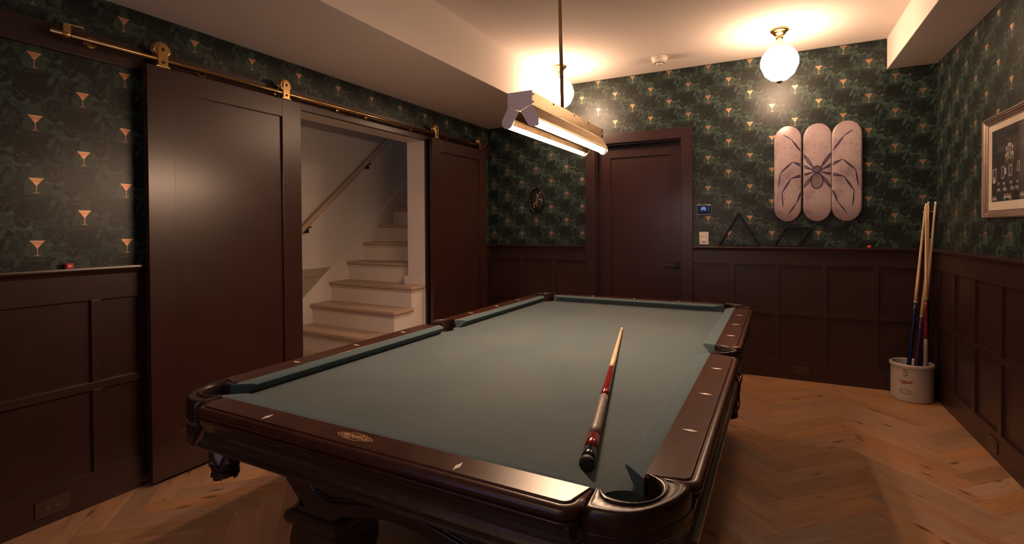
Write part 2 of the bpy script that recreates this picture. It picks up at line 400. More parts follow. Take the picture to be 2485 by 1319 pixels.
def ribbon(path, wd):                        # flat strip in 2-D, for printed lines
    P = [Vector(q) for q in path]; L = []; Rr = []
    for i, q in enumerate(P):
        t = (P[min(i+1, len(P)-1)]-P[max(i-1, 0)]).normalized(); nn = Vector((-t.y, t.x)); hw = (wd[i] if isinstance(wd, list) else wd)/2
        L.append(tuple(q+nn*hw)); Rr.append(tuple(q-nn*hw))
    n = len(P); return L+Rr, [(i, i+1, n+i+1, n+i) for i in range(n-1)]

# ------------------------------------------------------------------ room shell
def wall(name, outline, T, depth, wp, uvaxis, side='white'):
    mb = MB(); mb.prism(outline, 0, -depth, lambda p, q, r: T(p, r, q))
    for i in range(len(mb.m)): mb.m[i] = 1
    mb.m[0] = 0
    o = mb.build(name, [wp, side], uvf=(lambda c: (c[uvaxis], c[2])), kind='structure')
    return o
DU0, DU1, DZ = -.670, .176, 2.150          # hinged door opening
LU0, LU1, LZ = .02, 1.470, 2.122           # opening to the stairs
wall_back = wall('wall_back', [(-2.2, 0), (DU0, 0), (DU0, DZ), (DU1, DZ), (DU1, 0), (2.2, 0), (2.2, ZC), (-2.2, ZC)], FB, .14, 'wp_back', 0)
wall_left = wall('wall_left', [(-4.3, 0), (LU0, 0), (LU0, LZ), (LU1, LZ), (LU1, 0), (YB+.05, 0), (YB+.05, ZC), (-4.3, ZC)], FL, .20, 'wp_left', 1)
wall_right = wall('wall_right', [(-4.3, 0), (YB+.05, 0), (YB+.05, ZC), (-4.3, ZC)], FR, .14, 'wp_right', 1)
# front wall behind the camera, with an added window for cool fill light
wf = MB()
wf.prism([(-2.3, 0), (2.2, 0), (2.2, ZC), (-2.3, ZC)], -4.3, -4.42, lambda p, q, r: (p, r, q))
wall_front = MB()
for a, b in (((-2.3, -4.42, 0), (-1.3, -4.3, ZC)), ((.3, -4.42, 0), (2.2, -4.3, ZC)), ((-1.3, -4.42, 0), (.3, -4.3, 1.0)), ((-1.3, -4.42, 2.1), (.3, -4.3, ZC))):
    wall_front.box(a, b)
wall_front = wall_front.build('wall_front', ['hallwall'], kind='structure', merge=True, uvf=lambda c: (c[0], c[2]))
wn = MB()
for a, b in (((-1.3, -4.4, 1.0), (-1.25, -4.3, 2.1)), ((.25, -4.4, 1.0), (.3, -4.3, 2.1)), ((-1.25, -4.4, 1.0), (.25, -4.3, 1.05)), ((-1.25, -4.4, 2.05), (.25, -4.3, 2.1)), ((-.53, -4.38, 1.05), (-.47, -4.33, 2.05))): wn.box(a, b)
wn.build('added_window', ['white'], kind='structure')

ceiling = MB().box((-2.3, -4.4, ZC), (2.25, YB+.1, ZC+.1)).build('ceiling', ['ceil'], kind='structure')
mb = MB(); mb.prism([(-2.15, -4.3), (-1.105, -4.3), (-1.02, YB+.02), (-2.10, YB+.02)], 2.43, ZC+.005, lambda p, q, r: (p, q, r)); mb.build('ceiling_soffit', ['ceil'], kind='structure', bevel=.003)
MB().box((1.737, -4.3, 2.556), (2.10, YB+.02, ZC+.005)).build('ceiling_soffit', ['ceil'], kind='structure', bevel=.003)

# herringbone floor
floor = MB().box((-2.1, -4.35, -.08), (2.15, YB+.06, -.012)).build('floor', ['subfloor'], kind='structure')
PWD = .1035; N = 6; K = PWD/math.sqrt(2); XO, YO = .959, .12
def plank_poly(i, j, kind):
    if kind == 'H': q = [(i, i), (i+N, i), (i+N, i+1), (i, i+1)]
    else: q = [(i, i+1), (i+1, i+1), (i+1, i+1+N), (i, i+1+N)]
    q = [(a-N*j, b+N*j) for a, b in q]
    return [(XO+(a-b)*K, YO+(a+b)*K) for a, b in q]
def clip(poly, ax, val, keep_less):
    out = []
    for i in range(len(poly)):
        a, b = poly[i], poly[(i+1) % len(poly)]
        ia = (a[ax] <= val) == keep_less; ib = (b[ax] <= val) == keep_less
        if ia: out.append(a)
        if ia != ib:
            t = (val-a[ax])/(b[ax]-a[ax]); out.append((a[0]+(b[0]-a[0])*t, a[1]+(b[1]-a[1])*t))
    return out
FX0, FX1, FY0, FY1 = -1.96, 2.035, -4.3, 2.61
shared = {}; far_planks = MB(); nplank = 0
for j in range(-7, 8):
    for i in range(-45, 45):
        for kind in 'HV':
            P = plank_poly(i, j, kind)
            ang = math.radians(45 if kind == 'H' else 135)
            cx = sum(q[0] for q in P)/4; cy = sum(q[1] for q in P)/4
            Q = P
            for ax, val, less in ((0, FX0, False), (0, FX1, True), (1, FY0, False), (1, FY1, True)):
                Q = clip(Q, ax, val, less) if len(Q) >= 3 else []
            if len(Q) < 3: continue
            area = abs(sum(Q[k][0]*Q[(k+1) % len(Q)][1]-Q[(k+1) % len(Q)][0]*Q[k][1] for k in range(len(Q))))/2
            if area < 6e-4: continue
            if sum(Q[k][0]*Q[(k+1) % len(Q)][1]-Q[(k+1) % len(Q)][0]*Q[k][1] for k in range(len(Q))) < 0: Q = Q[::-1]
            full = abs(area-N*PWD*PWD) < 1e-5
            near = cy < -1.42 or (abs(cx) < .45 and -.55 < cy < 1.1)          # out of frame, or in the middle under the table
            loc = Matrix.Translation((cx, cy, 0)) @ Matrix.Rotation(ang, 4, 'Z'); inv = loc.inverted()
            L = [tuple((inv @ Vector((q[0], q[1], 0)))[:2]) for q in (Q if near or not full else P)]
            if sum(L[k][0]*L[(k+1) % len(L)][1]-L[(k+1) % len(L)][0]*L[k][1] for k in range(len(L))) < 0: L = L[::-1]
            o1 = offset_poly(L, .0002); o2 = offset_poly(L, .0009)
            rings = [[(a, b, -.012) for a, b in o1], [(a, b, -.0005) for a, b in o1], [(a, b, 0) for a, b in o2]]
            if near:
                far_planks.loft([[tuple(loc @ Vector(q)) for q in r] for r in rings], smooth=False); continue
            if full and 'plank' in shared:
                ob = bpy.data.objects.new('plank', shared['plank']); C.objects.link(ob); ob.parent = floor
            else:
                b_ = MB(); b_.loft(rings, smooth=False); ob = b_.build('plank', ['oak'], floor, world=False)
                if full: shared['plank'] = ob.data
            ob.matrix_local = loc; nplank += 1
far_planks.build('plank_field', ['oak'], floor, kind='stuff')
print('PLANKS', nplank)

# ------------------------------------------------------------------ wainscot on three walls
def wainscot(wl, T, side, spans, stiles, cap_spans):
    for (a, b) in spans:
        MB().box((a, 0, .978), (b, .020, 1.100), T=T).build('wainscot_rail', ['paint'], wl, bevel=.0015)
        MB().box((a, 0, .550), (b, .020, .588), T=T).build('wainscot_rail', ['paint'], wl, bevel=.0015)
        st = [q for q in stiles if q[0] >= a-.001 and q[1] <= b+.001]
        for (s0, s1) in st:
            MB().box((s0, 0, .588), (s1, .020, .978), T=T).build('wainscot_stile', ['paint'], wl, bevel=.0012)
            MB().box((s0, 0, .160), (s1, .020, .550), T=T).build('wainscot_stile', ['paint'], wl, bevel=.0012)
        ed = [a]+[x for q in st for x in q]+[b]
        for k in range(0, len(ed)-1, 2):
            if ed[k+1]-ed[k] > .03:
                for z0, z1 in ((.588, .978), (.160, .550)):
                    MB().box((ed[k], -.004, z0), (ed[k+1], .005, z1), T=T).build('wainscot_panel', ['paint'], wl)
    for (a, b) in cap_spans:
        prof = [(0, 1.098), (.024, 1.098), (.030, 1.106), (.034, 1.116), (.046, 1.117), (.048, 1.126), (.046, 1.1355), (0, 1.1355)]
        MB().prism(prof, a, b, lambda p, q, r: T(r, p, q)).build('chair_rail', ['paint'], wl, bevel=.001)
    for k, (a, b) in enumerate(spans):
        MB().box((a, 0, 0), (b, .020, .160), T=T).build('baseboard_'+side, ['paint'], None, bevel=.0015, kind='structure')
wainscot(wall_back, FB, 'back', [(-1.922, -.765), (.271, XR-.001)],
         [(-1.915, -1.851), (-1.526, -1.466), (-1.151, -1.090), (.585, .629), (.946, .984), (1.299, 1.338), (1.648, 1.688), (1.985, 2.028)],
         [(-1.922, -.765), (.271, XR-.001)])
rs = [(2.540, 2.603), (2.117, 2.160), (1.731, 1.780), (1.332, 1.387)]
while rs[-1][0] > -4.0: rs.append((rs[-1][0]-.392, rs[-1][1]-.392))
wainscot(wall_right, FR, 'right', [(-4.3, YB-.021)], sorted(rs), [(-4.3, YB-.047)])
ls = [(-1.102-.362*k, -1.062-.362*k) for k in range(-2, 9)]
wainscot(wall_left, FL, 'left', [(-4.3, LU0-.10), (1.575, YB-.021)], sorted([q for q in ls if q[1] < LU0-.1])+[(2.10, 2.14), (2.50, 2.55)], [(-4.3, LU0-.10), (1.575, YB-.047)])

# header board above the sliding doors, and casing of the opening
MB().box((-4.3, 0, 2.124), (YB-.001, .022, 2.240), T=FL).build('trim_1', ['paint'], None, bevel=.0015, kind='structure')
MB().box((LU0-.10, 0, 0), (LU0, .020, 2.1235), T=FL).build('trim_2', ['paint'], None, bevel=.0015, kind='structure')
MB().box((LU1, 0, 0), (1.575, .020, 2.1235), T=FL).build('trim_3', ['paint'], None, bevel=.0015, kind='structure')

# ------------------------------------------------------------------ hinged door in the back wall
door = MB().box((DU0, -.001, DZ-.018), (DU1, -.135, DZ), T=FB)
door.box((DU0, -.001, 0), (DU0+.018, -.135, DZ-.018), T=FB); door.box((DU1-.018, -.001, 0), (DU1, -.135, DZ-.018), T=FB)
door = door.build('door_3', ['paint'], None, kind='structure')
MB().box((-.765, 0, 0), (DU0+.004, .022, DZ-.002), T=FB).build('casing', ['paint'], door, bevel=.002)
MB().box((DU1-.004, 0, 0), (.270, .022, DZ-.002), T=FB).build('casing', ['paint'], door, bevel=.002)
MB().box((-.765, 0, DZ-.002), (.270, .022, 2.247), T=FB).build('casing', ['paint'], door, bevel=.002)
sl0, sl1 = DU0+.020, DU1-.020
FD = lambda u, wv, v: FB(u, -.105+wv, v)
MB().box((sl0, 0, .008), (sl0+.118, .038, 2.1315), T=FD).build('stile', ['door_paint'], door, bevel=.0012)
MB().box((sl1-.100, 0, .008), (sl1, .038, 2.1315), T=FD).build('stile', ['door_paint'], door, bevel=.0012)
MB().box((sl0+.118, 0, 2.012), (sl1-.100, .038, 2.1315), T=FD).build('rail', ['door_paint'], door, bevel=.0012)
MB().box((sl0+.118, 0, .008), (sl1-.100, .038, .22), T=FD).build('rail', ['door_paint'], door, bevel=.0012)
MB().box((sl0+.118, .004, .22), (sl1-.100, .024, 2.012), T=FD).build('panel', ['door_paint'], door)
hd = MB().box((.085, .038, .905), (.138, .046, .985), T=FD).build('handle', ['black_metal'], door, bevel=.003)
hd['label'] = 'black lever handle on square rose'
h2 = MB(); h2.tube([FD(.112, .044, .940), FD(.112, .088, .940)], .010, 12); h2.build('handle_neck', ['black_metal'], hd)
h2 = MB().box((-.008, .080, .929), (.124, .096, .951), T=FD).build('lever', ['black_metal'], hd, bevel=.004, seg=3)

# ------------------------------------------------------------------ sliding barn doors with brass hardware
W0, W1 = .052, .090
def barn_door(name, u0, u1, hang, sw=.125):
    z0, z1 = .020, 2.148
    root = MB().box((u0+.05, W0+.010, .15), (u1-.05, W0+.024, z1-.06), T=FL).build(name, ['door_paint'], None, kind='structure')
    MB().box((u0, W0, z0), (u0+sw, W1, z1), T=FL).build('stile', ['door_paint'], root, bevel=.0015)
    MB().box((u1-sw-.012, W0, z0), (u1, W1, z1), T=FL).build('stile', ['door_paint'], root, bevel=.0015)
    MB().box((u0+sw, W0, 2.034), (u1-sw-.012, W1, z1), T=FL).build('rail', ['door_paint'], root, bevel=.0015)
    MB().box((u0+sw, W0, z0), (u1-sw-.012, W1, .239), T=FL).build('rail', ['door_paint'], root, bevel=.0015)
    MB().box((u0+sw-.008, W0+.004, .231), (u1-sw-.004, W1-.018, 2.042), T=FL).build('panel', ['door_paint'], root)
    for h in hang:
        pts = [(h-.024, 2.149), (h+.024, 2.149)]+[(h+.024*math.cos(t), 2.243+.024*math.sin(t)) for t in [PI*k/10 for k in range(11)]]
        hg = MB().prism(pts, .0935, .099, lambda p, q, r: FL(p, r, q)).build('hanger', ['brass'], root, bevel=.001)
        MB().box((h-.034, .058, 2.148), (h+.034, .1005, 2.1535), T=FL).build('hanger_foot', ['brass'], hg, bevel=.001)
        wh = MB(); wh.lathe([(.034, .062), (.043, .063), (.043, .068), (.036, .072), (.036, .080), (.043, .084), (.043, .0915), (.034, .093)], 32, T=lambda x, y, z, h=h: FL(h+x, z, 2.237+y))
        wh.build('wheel', ['brass'], hg)
        for zz in (2.238, 2.172):
            bo = MB(); bo.lathe([(.0075, .0985), (.0075, .1015), (.006, .103)], 16, T=lambda x, y, z, h=h, zz=zz: FL(h+x, z, zz+y)); bo.build('bolt', ['black_metal'], hg)
    return root
barn_door('door_1', -.885, .035, (-.812, -.078), .128)
barn_door('door_2', 1.478, 2.432, (1.535, 2.308), .125)
STAND = (-1.092, -.573, -.09, .425, .715, 1.255, 1.800)
tr = thing('sliding_door_track', 'long brass rod above both brown sliding doors with round standoffs', 'door track', FL(-1.26, 0, 2.188))
mb = MB(); mb.tube([FL(-1.262, .075, 2.188), FL(2.45, .075, 2.194)], .0125, 16); mb.build('rod', ['brass'], tr)
for u in STAND:
    so = MB(); so.lathe([(.028, .022), (.028, .027), (.025, .029), (.012, .031), (.012, .066)], 24, T=lambda x, y, z, u=u: FL(u+x, z, 2.195+y)); so.build('standoff', ['brass'], tr)
for u, dr in ((-1.205, 1), (.42, -1), (.56, 1), (2.40, -1)):
    st = MB()
    if u not in (.42, .56): st.box((u-.014, .060, 2.196), (u+.014, .092, 2.230), T=FL)
    if u not in (.42, .56): st.box((min(u-.014*dr, u+.062*dr), .060, 2.2305), (max(u-.014*dr, u+.062*dr), .092, 2.2345), T=FL)
    st.lathe([(.0165, -.014), (.0165, .014)], 20, T=lambda x, y, z, u=u: FL(u+z, .075+x, 2.189+y))
    st.build('door_stop', ['brass'], tr, bevel=.0008)

# ------------------------------------------------------------------ stairs beyond the opening
XL_, XR_ = -3.02, -1.935
def ny(k, left): return (1.086 if left else 1.029)+.2365*(k-2)
def nz(k): return .60+.19*(k-2)
stairs = MB().box((-3.0, 1.9, .0), (-2.2, 2.3, .4)).build('staircase', ['white'], None, kind='structure')
for k in range(0, 13):
    z = nz(k); xr = XR_ if k <= 3 else -2.165
    yl, yr = ny(k, True), ny(k, False)
    yrr = yl+(yr-yl)*((xr-XL_)/(XR_-XL_))
    yb_l = ny(k+1, True)+.035; yb_r = yb_l+(yr-yl)*((xr-XL_)/(XR_-XL_))
    if k < 3: P = [(XL_, yl), (xr, yrr), (xr, yb_r), (XL_, yb_l)]
    elif k == 3: P = [(XL_, yl), (xr, yrr), (xr, 1.464), (-2.165, 1.464), (-2.165, yb_r), (XL_, yb_l)]
    else: P = [(XL_, yl), (xr, yrr), (xr, yb_r), (XL_, yb_l)]
    MB().prism(P, z-.032, z).build('tread', ['tread'], stairs, bevel=.011, seg=3)
    xs = xr-.028 if k <= 3 else xr
    e = .030; yrs = yl+(yr-yl)*((xs-XL_)/(XR_-XL_))
    zb = max(0, nz(k-1)) if k > 2 else 0
    Q = [(XL_, yl+e), (xs, yrs+e), (xs, (1.462 if k == 3 else yrs+e+.2365)), (XL_, yl+e+.2365)]
    if k == 3: Q = [(XL_, yl+e), (xs, yrs+e), (xs, 1.462), (-2.166, 1.462), (-2.166, yl+e+.2365), (XL_, yl+e+.2365)]
    MB().prism(Q, 0 if k <= 3 else z-.45, z-.032).build('riser', ['white'], stairs)
    sc = .011
    Q = [(XL_, yl+e-sc), (xs+sc, yrs+e-sc), (xs+sc, yrs+e+(.2365 if k < 3 else .15)), (xs-.01, yrs+e+(.2365 if k < 3 else .15)), (xs-.01, yrs+e+.01), (XL_, yl+e+.01)]
    if k > 3: Q = [(XL_, yl+e-sc), (xs, yrs+e-sc), (xs, yrs+e+.004), (XL_, yl+e+.004)]
    MB().prism(Q, z-.050, z-.0325).build('cove_molding', ['white'], stairs, bevel=.003)
SL = .19/.2365
def far_line(y, off): return nz(2)+(y-ny(2, True))*SL+off
mb = MB(); ya, yb2 = .25, 4.1
mb.prism([(ya, far_line(ya, -.42)), (yb2, far_line(yb2, -.42)), (yb2, far_line(yb2, .115)), (ya, far_line(ya, .115))], -3.042, -3.018, lambda p, q, r: (r, p, q)); mb.build('skirt_board', ['white'], stairs, bevel=.003)
wall_stair = MB().box((-3.16, -1.6, 0), (-3.042, 4.6, 4.6)).build('wall_stair_far', ['hallwall'], None, kind='structure')
MB().box((-3.16, 4.5, 0), (-2.0, 4.6, 4.6)).build('wall_stair_end', ['hallwall'], None, kind='structure')
MB().box((-3.16, -1.7, 0), (-2.0, -1.6, 4.6)).build('wall_stair_near', ['hallwall'], None, kind='structure')
MB().box((-2.165, -1.6, ZC-.30), (-2.06, 4.5, 4.6)).build('wall_stair_upper', ['hallwall'], None, kind='structure')
MB().box((-3.16, -1.6, 2.50), (-2.1, .30, 2.58)).build('ceiling_hall', ['ceil'], None, kind='structure')
MB().box((-3.16, -1.7, 4.6), (-2.0, 4.6, 4.7)).build('ceiling_stair', ['ceil'], None, kind='structure')
MB().box((-3.16, -1.6, -.08), (-1.98, 4.5, -.001)).build('floor_hall', ['tread'], None, kind='structure')
MB().box((-2.165, 2.6, 0), (-2.06, 4.5, 2.9)).build('wall_stair_right', ['hallwall'], None, kind='structure')
# taupe wainscot on the far stair wall
MB().box((-3.044, -1.5, .0), (-3.036, 1.6, .915)).build('wainscot_panel', ['taupe'], wall_stair)
MB().box((-3.044, -1.5, .855), (-3.024, 1.6, .93)).build('wainscot_rail', ['taupe'], wall_stair, bevel=.002)
for y in (.60, .985): MB().box((-3.044, y-.06, .0), (-3.026, y, .855)).build('wainscot_stile', ['taupe'], wall_stair, bevel=.002)
MB().box((-2.176, LU1-.010, .7765), (-1.962, LU1+.02, .868)).build('trim_4', ['white'], None, kind='structure', bevel=.003)
hr = thing('handrail', 'round pale oak stair handrail on the white stairwell wall', 'handrail', (-2.955, .6, .95))
hz = lambda y: 1.345+(y-1.0)*.848
mb = MB(); mb.tube([(-2.955, .45, hz(.45)), (-2.955, 1.2, hz(1.2)), (-2.955, 3.6, hz(3.6))], .024, 16); mb.build('rail', ['tread'], hr)
for y in (1.02, 1.83, 2.9):
    z = hz(y)
    b = MB(); b.lathe([(.030, 0), (.030, .006), (.012, .010)], 20, T=lambda x, yy, zz, y=y, z=z: (-3.042+zz, y+x, z-.062+yy)); b.tube([(-3.036, y, z-.062), (-2.985, y, z-.062), (-2.962, y, z-.05), (-2.955, y, z-.026)], .007, 10)
    b.box((-2.970, y-.032, z-.036), (-2.940, y+.032, z-.022)); b.box((-3.000, y-.020, z-.085), (-2.965, y+.020, z-.036))
    b.build('bracket', ['black_metal'], hr)

# ------------------------------------------------------------------ pool table
TY = -.01358
table = thing('pool_table', 'large mahogany pool table with teal felt and leather pockets', 'pool table', (0, 0, 0), TY)
def tp(name, mb, mats, parent=None, **kw): return mb.build(name, mats, parent or table, world=False, **kw)
ZR, ZBED = .788, .745
NX, NY, GX, GY, BX, BY = .635, 1.270, .690, 1.340, .777, 1.412
OX, OY = .800, 1.437
PC = (.672, 1.302); PR = .064                     # corner pocket hole
# bed: outline with pocket notches
def bed_outline():
    pts = []
    def notch(cx, cy, r, a0, a1): pts.extend(arc(cx, cy, r, a0, a1, 14))
    ex, ey = GX+.004, GY+.004
    pts2 = []
    # counter-clockwise from lower right
    pts2 += arc(PC[0], -PC[1], PR+.004, 180+20, 70, 14)[::1]
    pts2 += [(ex, -1.20), (ex, -.075)] + arc(.715, 0, .058, 245, 115, 12) + [(ex, .075), (ex, 1.20)]
    pts2 += arc(PC[0], PC[1], PR+.004, 290, 160, 14)
    pts2 += [(.55, ey), (-.55, ey)]
    pts2 += arc(-PC[0], PC[1], PR+.004, 20, -110, 14)
    pts2 += [(-ex, 1.20), (-ex, .075)] + arc(-.715, 0, .058, 65, -65, 12) + [(-ex, -.075), (-ex, -1.20)]
    pts2 += arc(-PC[0], -PC[1], PR+.004, 110, -20, 14)
    pts2 += [(-.55, -ey), (.55, -ey)]
    return pts2
tp('felt_bed', MB().prism(bed_outline(), ZBED-.03, ZBED), ['felt'])
# rails
def rail_top(outline):
    mb = MB()
    rings = []
    for d, z in ((.010, .728), (.004, .738), (.000, .752), (.000, .766), (.003, .776), (.009, .783), (.0155, .7855), (.0185, .7855), (.0195, .7835), (.0215, .7835), (.0225, .787), (.025, .788)):
        rings.append((d, z))
    return rings
def make_rail(x0, x1, inner, outer, M3, sights, logo=False):
    # local frame: p along the rail, q outward; M3 maps (p, q, z) to the table
    ro = .044
    pl = [(x0, inner)] ; L = []
    L = [(x1, inner)]+arc(x1-ro, outer-ro, ro, 0, 90, 6)+arc(x0+ro, outer-ro, ro, 90, 180, 6)+[(x0, inner)]
    mb = MB()
    prof = [(.020, .741), (.012, .7415), (.010, .7445), (.010, .7485), (.007, .749), (.0055, .7515), (.0055, .7545), (.008, .7555), (.013, .756), (.013, .7610), (.005, .7615), (.0012, .765), (.000, .7695), (.0000, .7725), (.0022, .7785), (.0075, .7837), (.0155, .7856), (.0185, .7856), (.0195, .7830), (.0215, .7830), (.0230, .7868), (.0255, .7880)]
    # outline points on the inner edge keep their place, the rest are inset
    rings = []
    for d, z in prof:
        r = []
        for k, (p, q) in enumerate(L):
            if k == 0: r.append(M3(p-d*.4, q, z))
            elif k == len(L)-1: r.append(M3(p+d*.4, q, z))
            else:
                c = (x1-ro, outer-ro) if k <= 7 else (x0+ro, outer-ro)
                f = (ro-d)/ro; r.append(M3(c[0]+(p-c[0])*f, c[1]+(q-c[1])*f, z))
        rings.append(r)
    mb.loft(rings, 0, True, True)
    rail = tp('rail', mb, ['mahog'])
    for s in sights:
        r_ = MB(); hl, hw = (.0200, .0064)
        # marker long axis runs across the rail
        r_.prism([(s-hw, GXm(inner)), (s, GXm(inner)-hl), (s+hw, GXm(inner)), (s, GXm(inner)+hl)], ZR-.002, ZR+.0004, M3); tp('sight', r_, ['pearl'], rail)
    return rail
def GXm(inner): return inner+.0466
def make_cushion(x0, x1, e0, e1, inner, nose, M3):
    # x0,x1 at the wood, x0+e0, x1-e1 at the nose
    mb = MB(); rings = []
    for t in range(2): pass
    def sec(x_w, x_n):
        f = lambda q: x_w+(x_n-x_w)*((inner-q)/(inner-nose))
        return [M3(f(inner), inner, ZR-.001), M3(f(inner-.012), inner-.012, ZR), M3(f(nose+.006), nose+.006, ZR-.003), M3(f(nose), nose, ZR-.008), M3(f(nose+.0035), nose+.0035, ZR-.012), M3(f(nose+.034), nose+.034, ZBED+.0005), M3(f(inner), inner, ZBED+.0005)]
    mb.loft([sec(x0, x0+e0), sec(x1, x1-e1)], 0, True, False)
    return tp('cushion', mb, ['felt_rail'], bevel=.0015)
S3 = .3175
def side_map(sg): return lambda p, q, z: (sg*q, p, z)
def end_map(sg): return lambda p, q, z: (p, sg*q, z)
for sg in (1, -1):
    for (a, b, ss) in ((-1.243, -.078, (-3, -2, -1)), (.078, 1.243, (1, 2, 3))):
        make_rail(a, b, GX, OX, side_map(sg), [k*S3 for k in ss])
        e0, e1 = (.058, .032) if a < -1 else (.032, .058)
        make_cushion(a-.006, b+.006, e0, e1, GX, NX, side_map(sg)) if False else make_cushion(a if a > -1 else a-.012, b if b < 1 else b+.012, e0, e1, GX, NX, side_map(sg))
    make_rail(-.597 if sg < 0 else -.613, .613, GY, OY, end_map(sg), (-S3, S3) if sg < 0 else (-S3, 0, S3))
    make_cushion(-.622, .622, .062, .062, GY, NY, end_map(sg))
# maker's emblem on the near rail
em = MB()
half = [(0, .0165), (.012, .0175), (.020, .0145), (.026, .0150), (.032, .0110), (.040, .0105), (.049, .0060), (.0575, .0015), (.058, -.0015), (.049, -.0055), (.040, -.0085), (.030, -.0100), (.022, -.0150), (.012, -.0178), (0, -.0165)]
loop = half+[(-x, -y) for x, y in half]
def dense(P, closed=True):
    out = []; n = len(P)
    for i in range(n if closed else n-1):
        a, b, c, d = P[i-1], P[i], P[(i+1) % n], P[(i+2) % n]
        for t in (0, .25, .5, .75):
            out.append(tuple(.5*(2*b[k]+(c[k]-a[k])*t+(2*a[k]-5*b[k]+4*c[k]-d[k])*t*t+(-a[k]+3*b[k]-3*c[k]+d[k])*t**3) for k in (0, 1)))
    return out
EX, EY, EZ = 0.0, -1.374, ZR+.0003
lp = dense(loop); vs, fs = ribbon(lp+[lp[0]], .0013); em.add([(EX+x, EY+y, EZ) for x, y in vs], fs)
vs, fs = text_mesh('BRUNSWICK', .0165, .25, .92)
em.add([(EX+x*.93, EY+y*1.05+.0004*0, EZ) for x, y, z in vs], fs)
for yy in (.0098, -.0098):
    vs, fs = ribbon([(-.030, yy*.82), (.030, yy*.82)], .0008); em.add([(EX+x, EY+y, EZ) for x, y in vs], fs)
for sx_, sy_ in ((.046, 0), (-.046, 0)):
    vs, fs = ribbon([(sx_-.005, sy_), (sx_, sy_), (sx_+.005, sy_)], [.0003, .003, .0003]); em.add([(EX+x, EY+y, EZ) for x, y in vs], fs)
for i_ in range(5):
    vs, fs = ribbon([(.006+.004*i_-.014*0, .0128-.0002*i_), (.0085+.004*i_, .0128-.0002*i_)], .0016); em.add([(EX+x, EY+y, EZ) for x, y in vs], fs); em.add([(EX-x, EY-y, EZ) for x, y in vs], fs)
o = tp('emblem', em, ['gold_print'], fixn=False); o['label'] = 'gold cartouche emblem printed on near rail'
# apron: cove moulding round the table, one piece per side
APR = [(.030, .748), (.012, .7475), (.011, .744), (.014, .741), (.018, .731), (.0225, .721), (.026, .709), (.0265, .699), (.0235, .690), (.0165, .683), (.010, .680), (.0055, .6775), (.0040, .673), (.0055, .6685), (.011, .666), (.022, .664), (.060, .664), (.060, .748)]
for sg in (1, -1):
    for (a, b) in ((-1.245, -.07), (.07, 1.245), ):
        tp('apron', MB().prism([(OX-d, z) for d, z in APR], a, b, lambda p, q, r, sg=sg: (sg*p, r, q)), ['mahog_dark'])
    tp('apron', MB().prism([(OY-d-.002, z) for d, z in APR], -.578 if sg < 0 else -.59, .590, lambda p, q, r, sg=sg: (r, sg*p, q)), ['mahog_dark'])
for sg in (1, -1): tp('apron_joint', MB().box((min(sg*.735, sg*.775), -.072, .664), (max(sg*.735, sg*.775), .072, .735)), ['mahog_dark'])
# cabinet boards and legs
tp('slate_frame', MB().box((-.735, -1.37, .690), (.735, 1.37, .712)), ['mahog_dark']) if False else None
def end_board(sg):
    top = .70; pts = [(-.62, top), (.62, top), (.55, .62), (.462, .500), (.372, .428), (.250, .428), (.215, .446), (.19, .452)]
    pts += [(.19-.38*k/14, .452+.030*math.sin(PI*k/14)) for k in range(1, 14)]
    pts += [(-.19, .452), (-.215, .446), (-.250, .428), (-.372, .428), (-.462, .500), (-.55, .62)]
    y0 = 1.180
    bd = tp('end_board', MB().prism(pts, y0, y0+.035, lambda p, q, r: (p, sg*r, q)), ['mahog_dark'], bevel=.002)
    path = [(-.43, .66), (-.40, .60), (-.355, .515), (-.325, .488), (-.26, .478), (-.215, .486)]+[(-.215+.43*k/14, .486+.030*math.sin(PI*k/14)) for k in range(1, 14)]+[(.215, .486), (.26, .478), (.325, .488), (.355, .515), (.40, .60), (.43, .66)]
    b = MB(); b.tube([(x, sg*(y0+.036), z) for x, z in path], .0055, 8); tp('bead_molding', b, ['mahog_dark'], bd)
    b = MB(); b.tube([(x*1.012, sg*(y0+.036), z+.013) for x, z in path], .0038, 8); tp('bead_molding', b, ['mahog_dark'], bd)
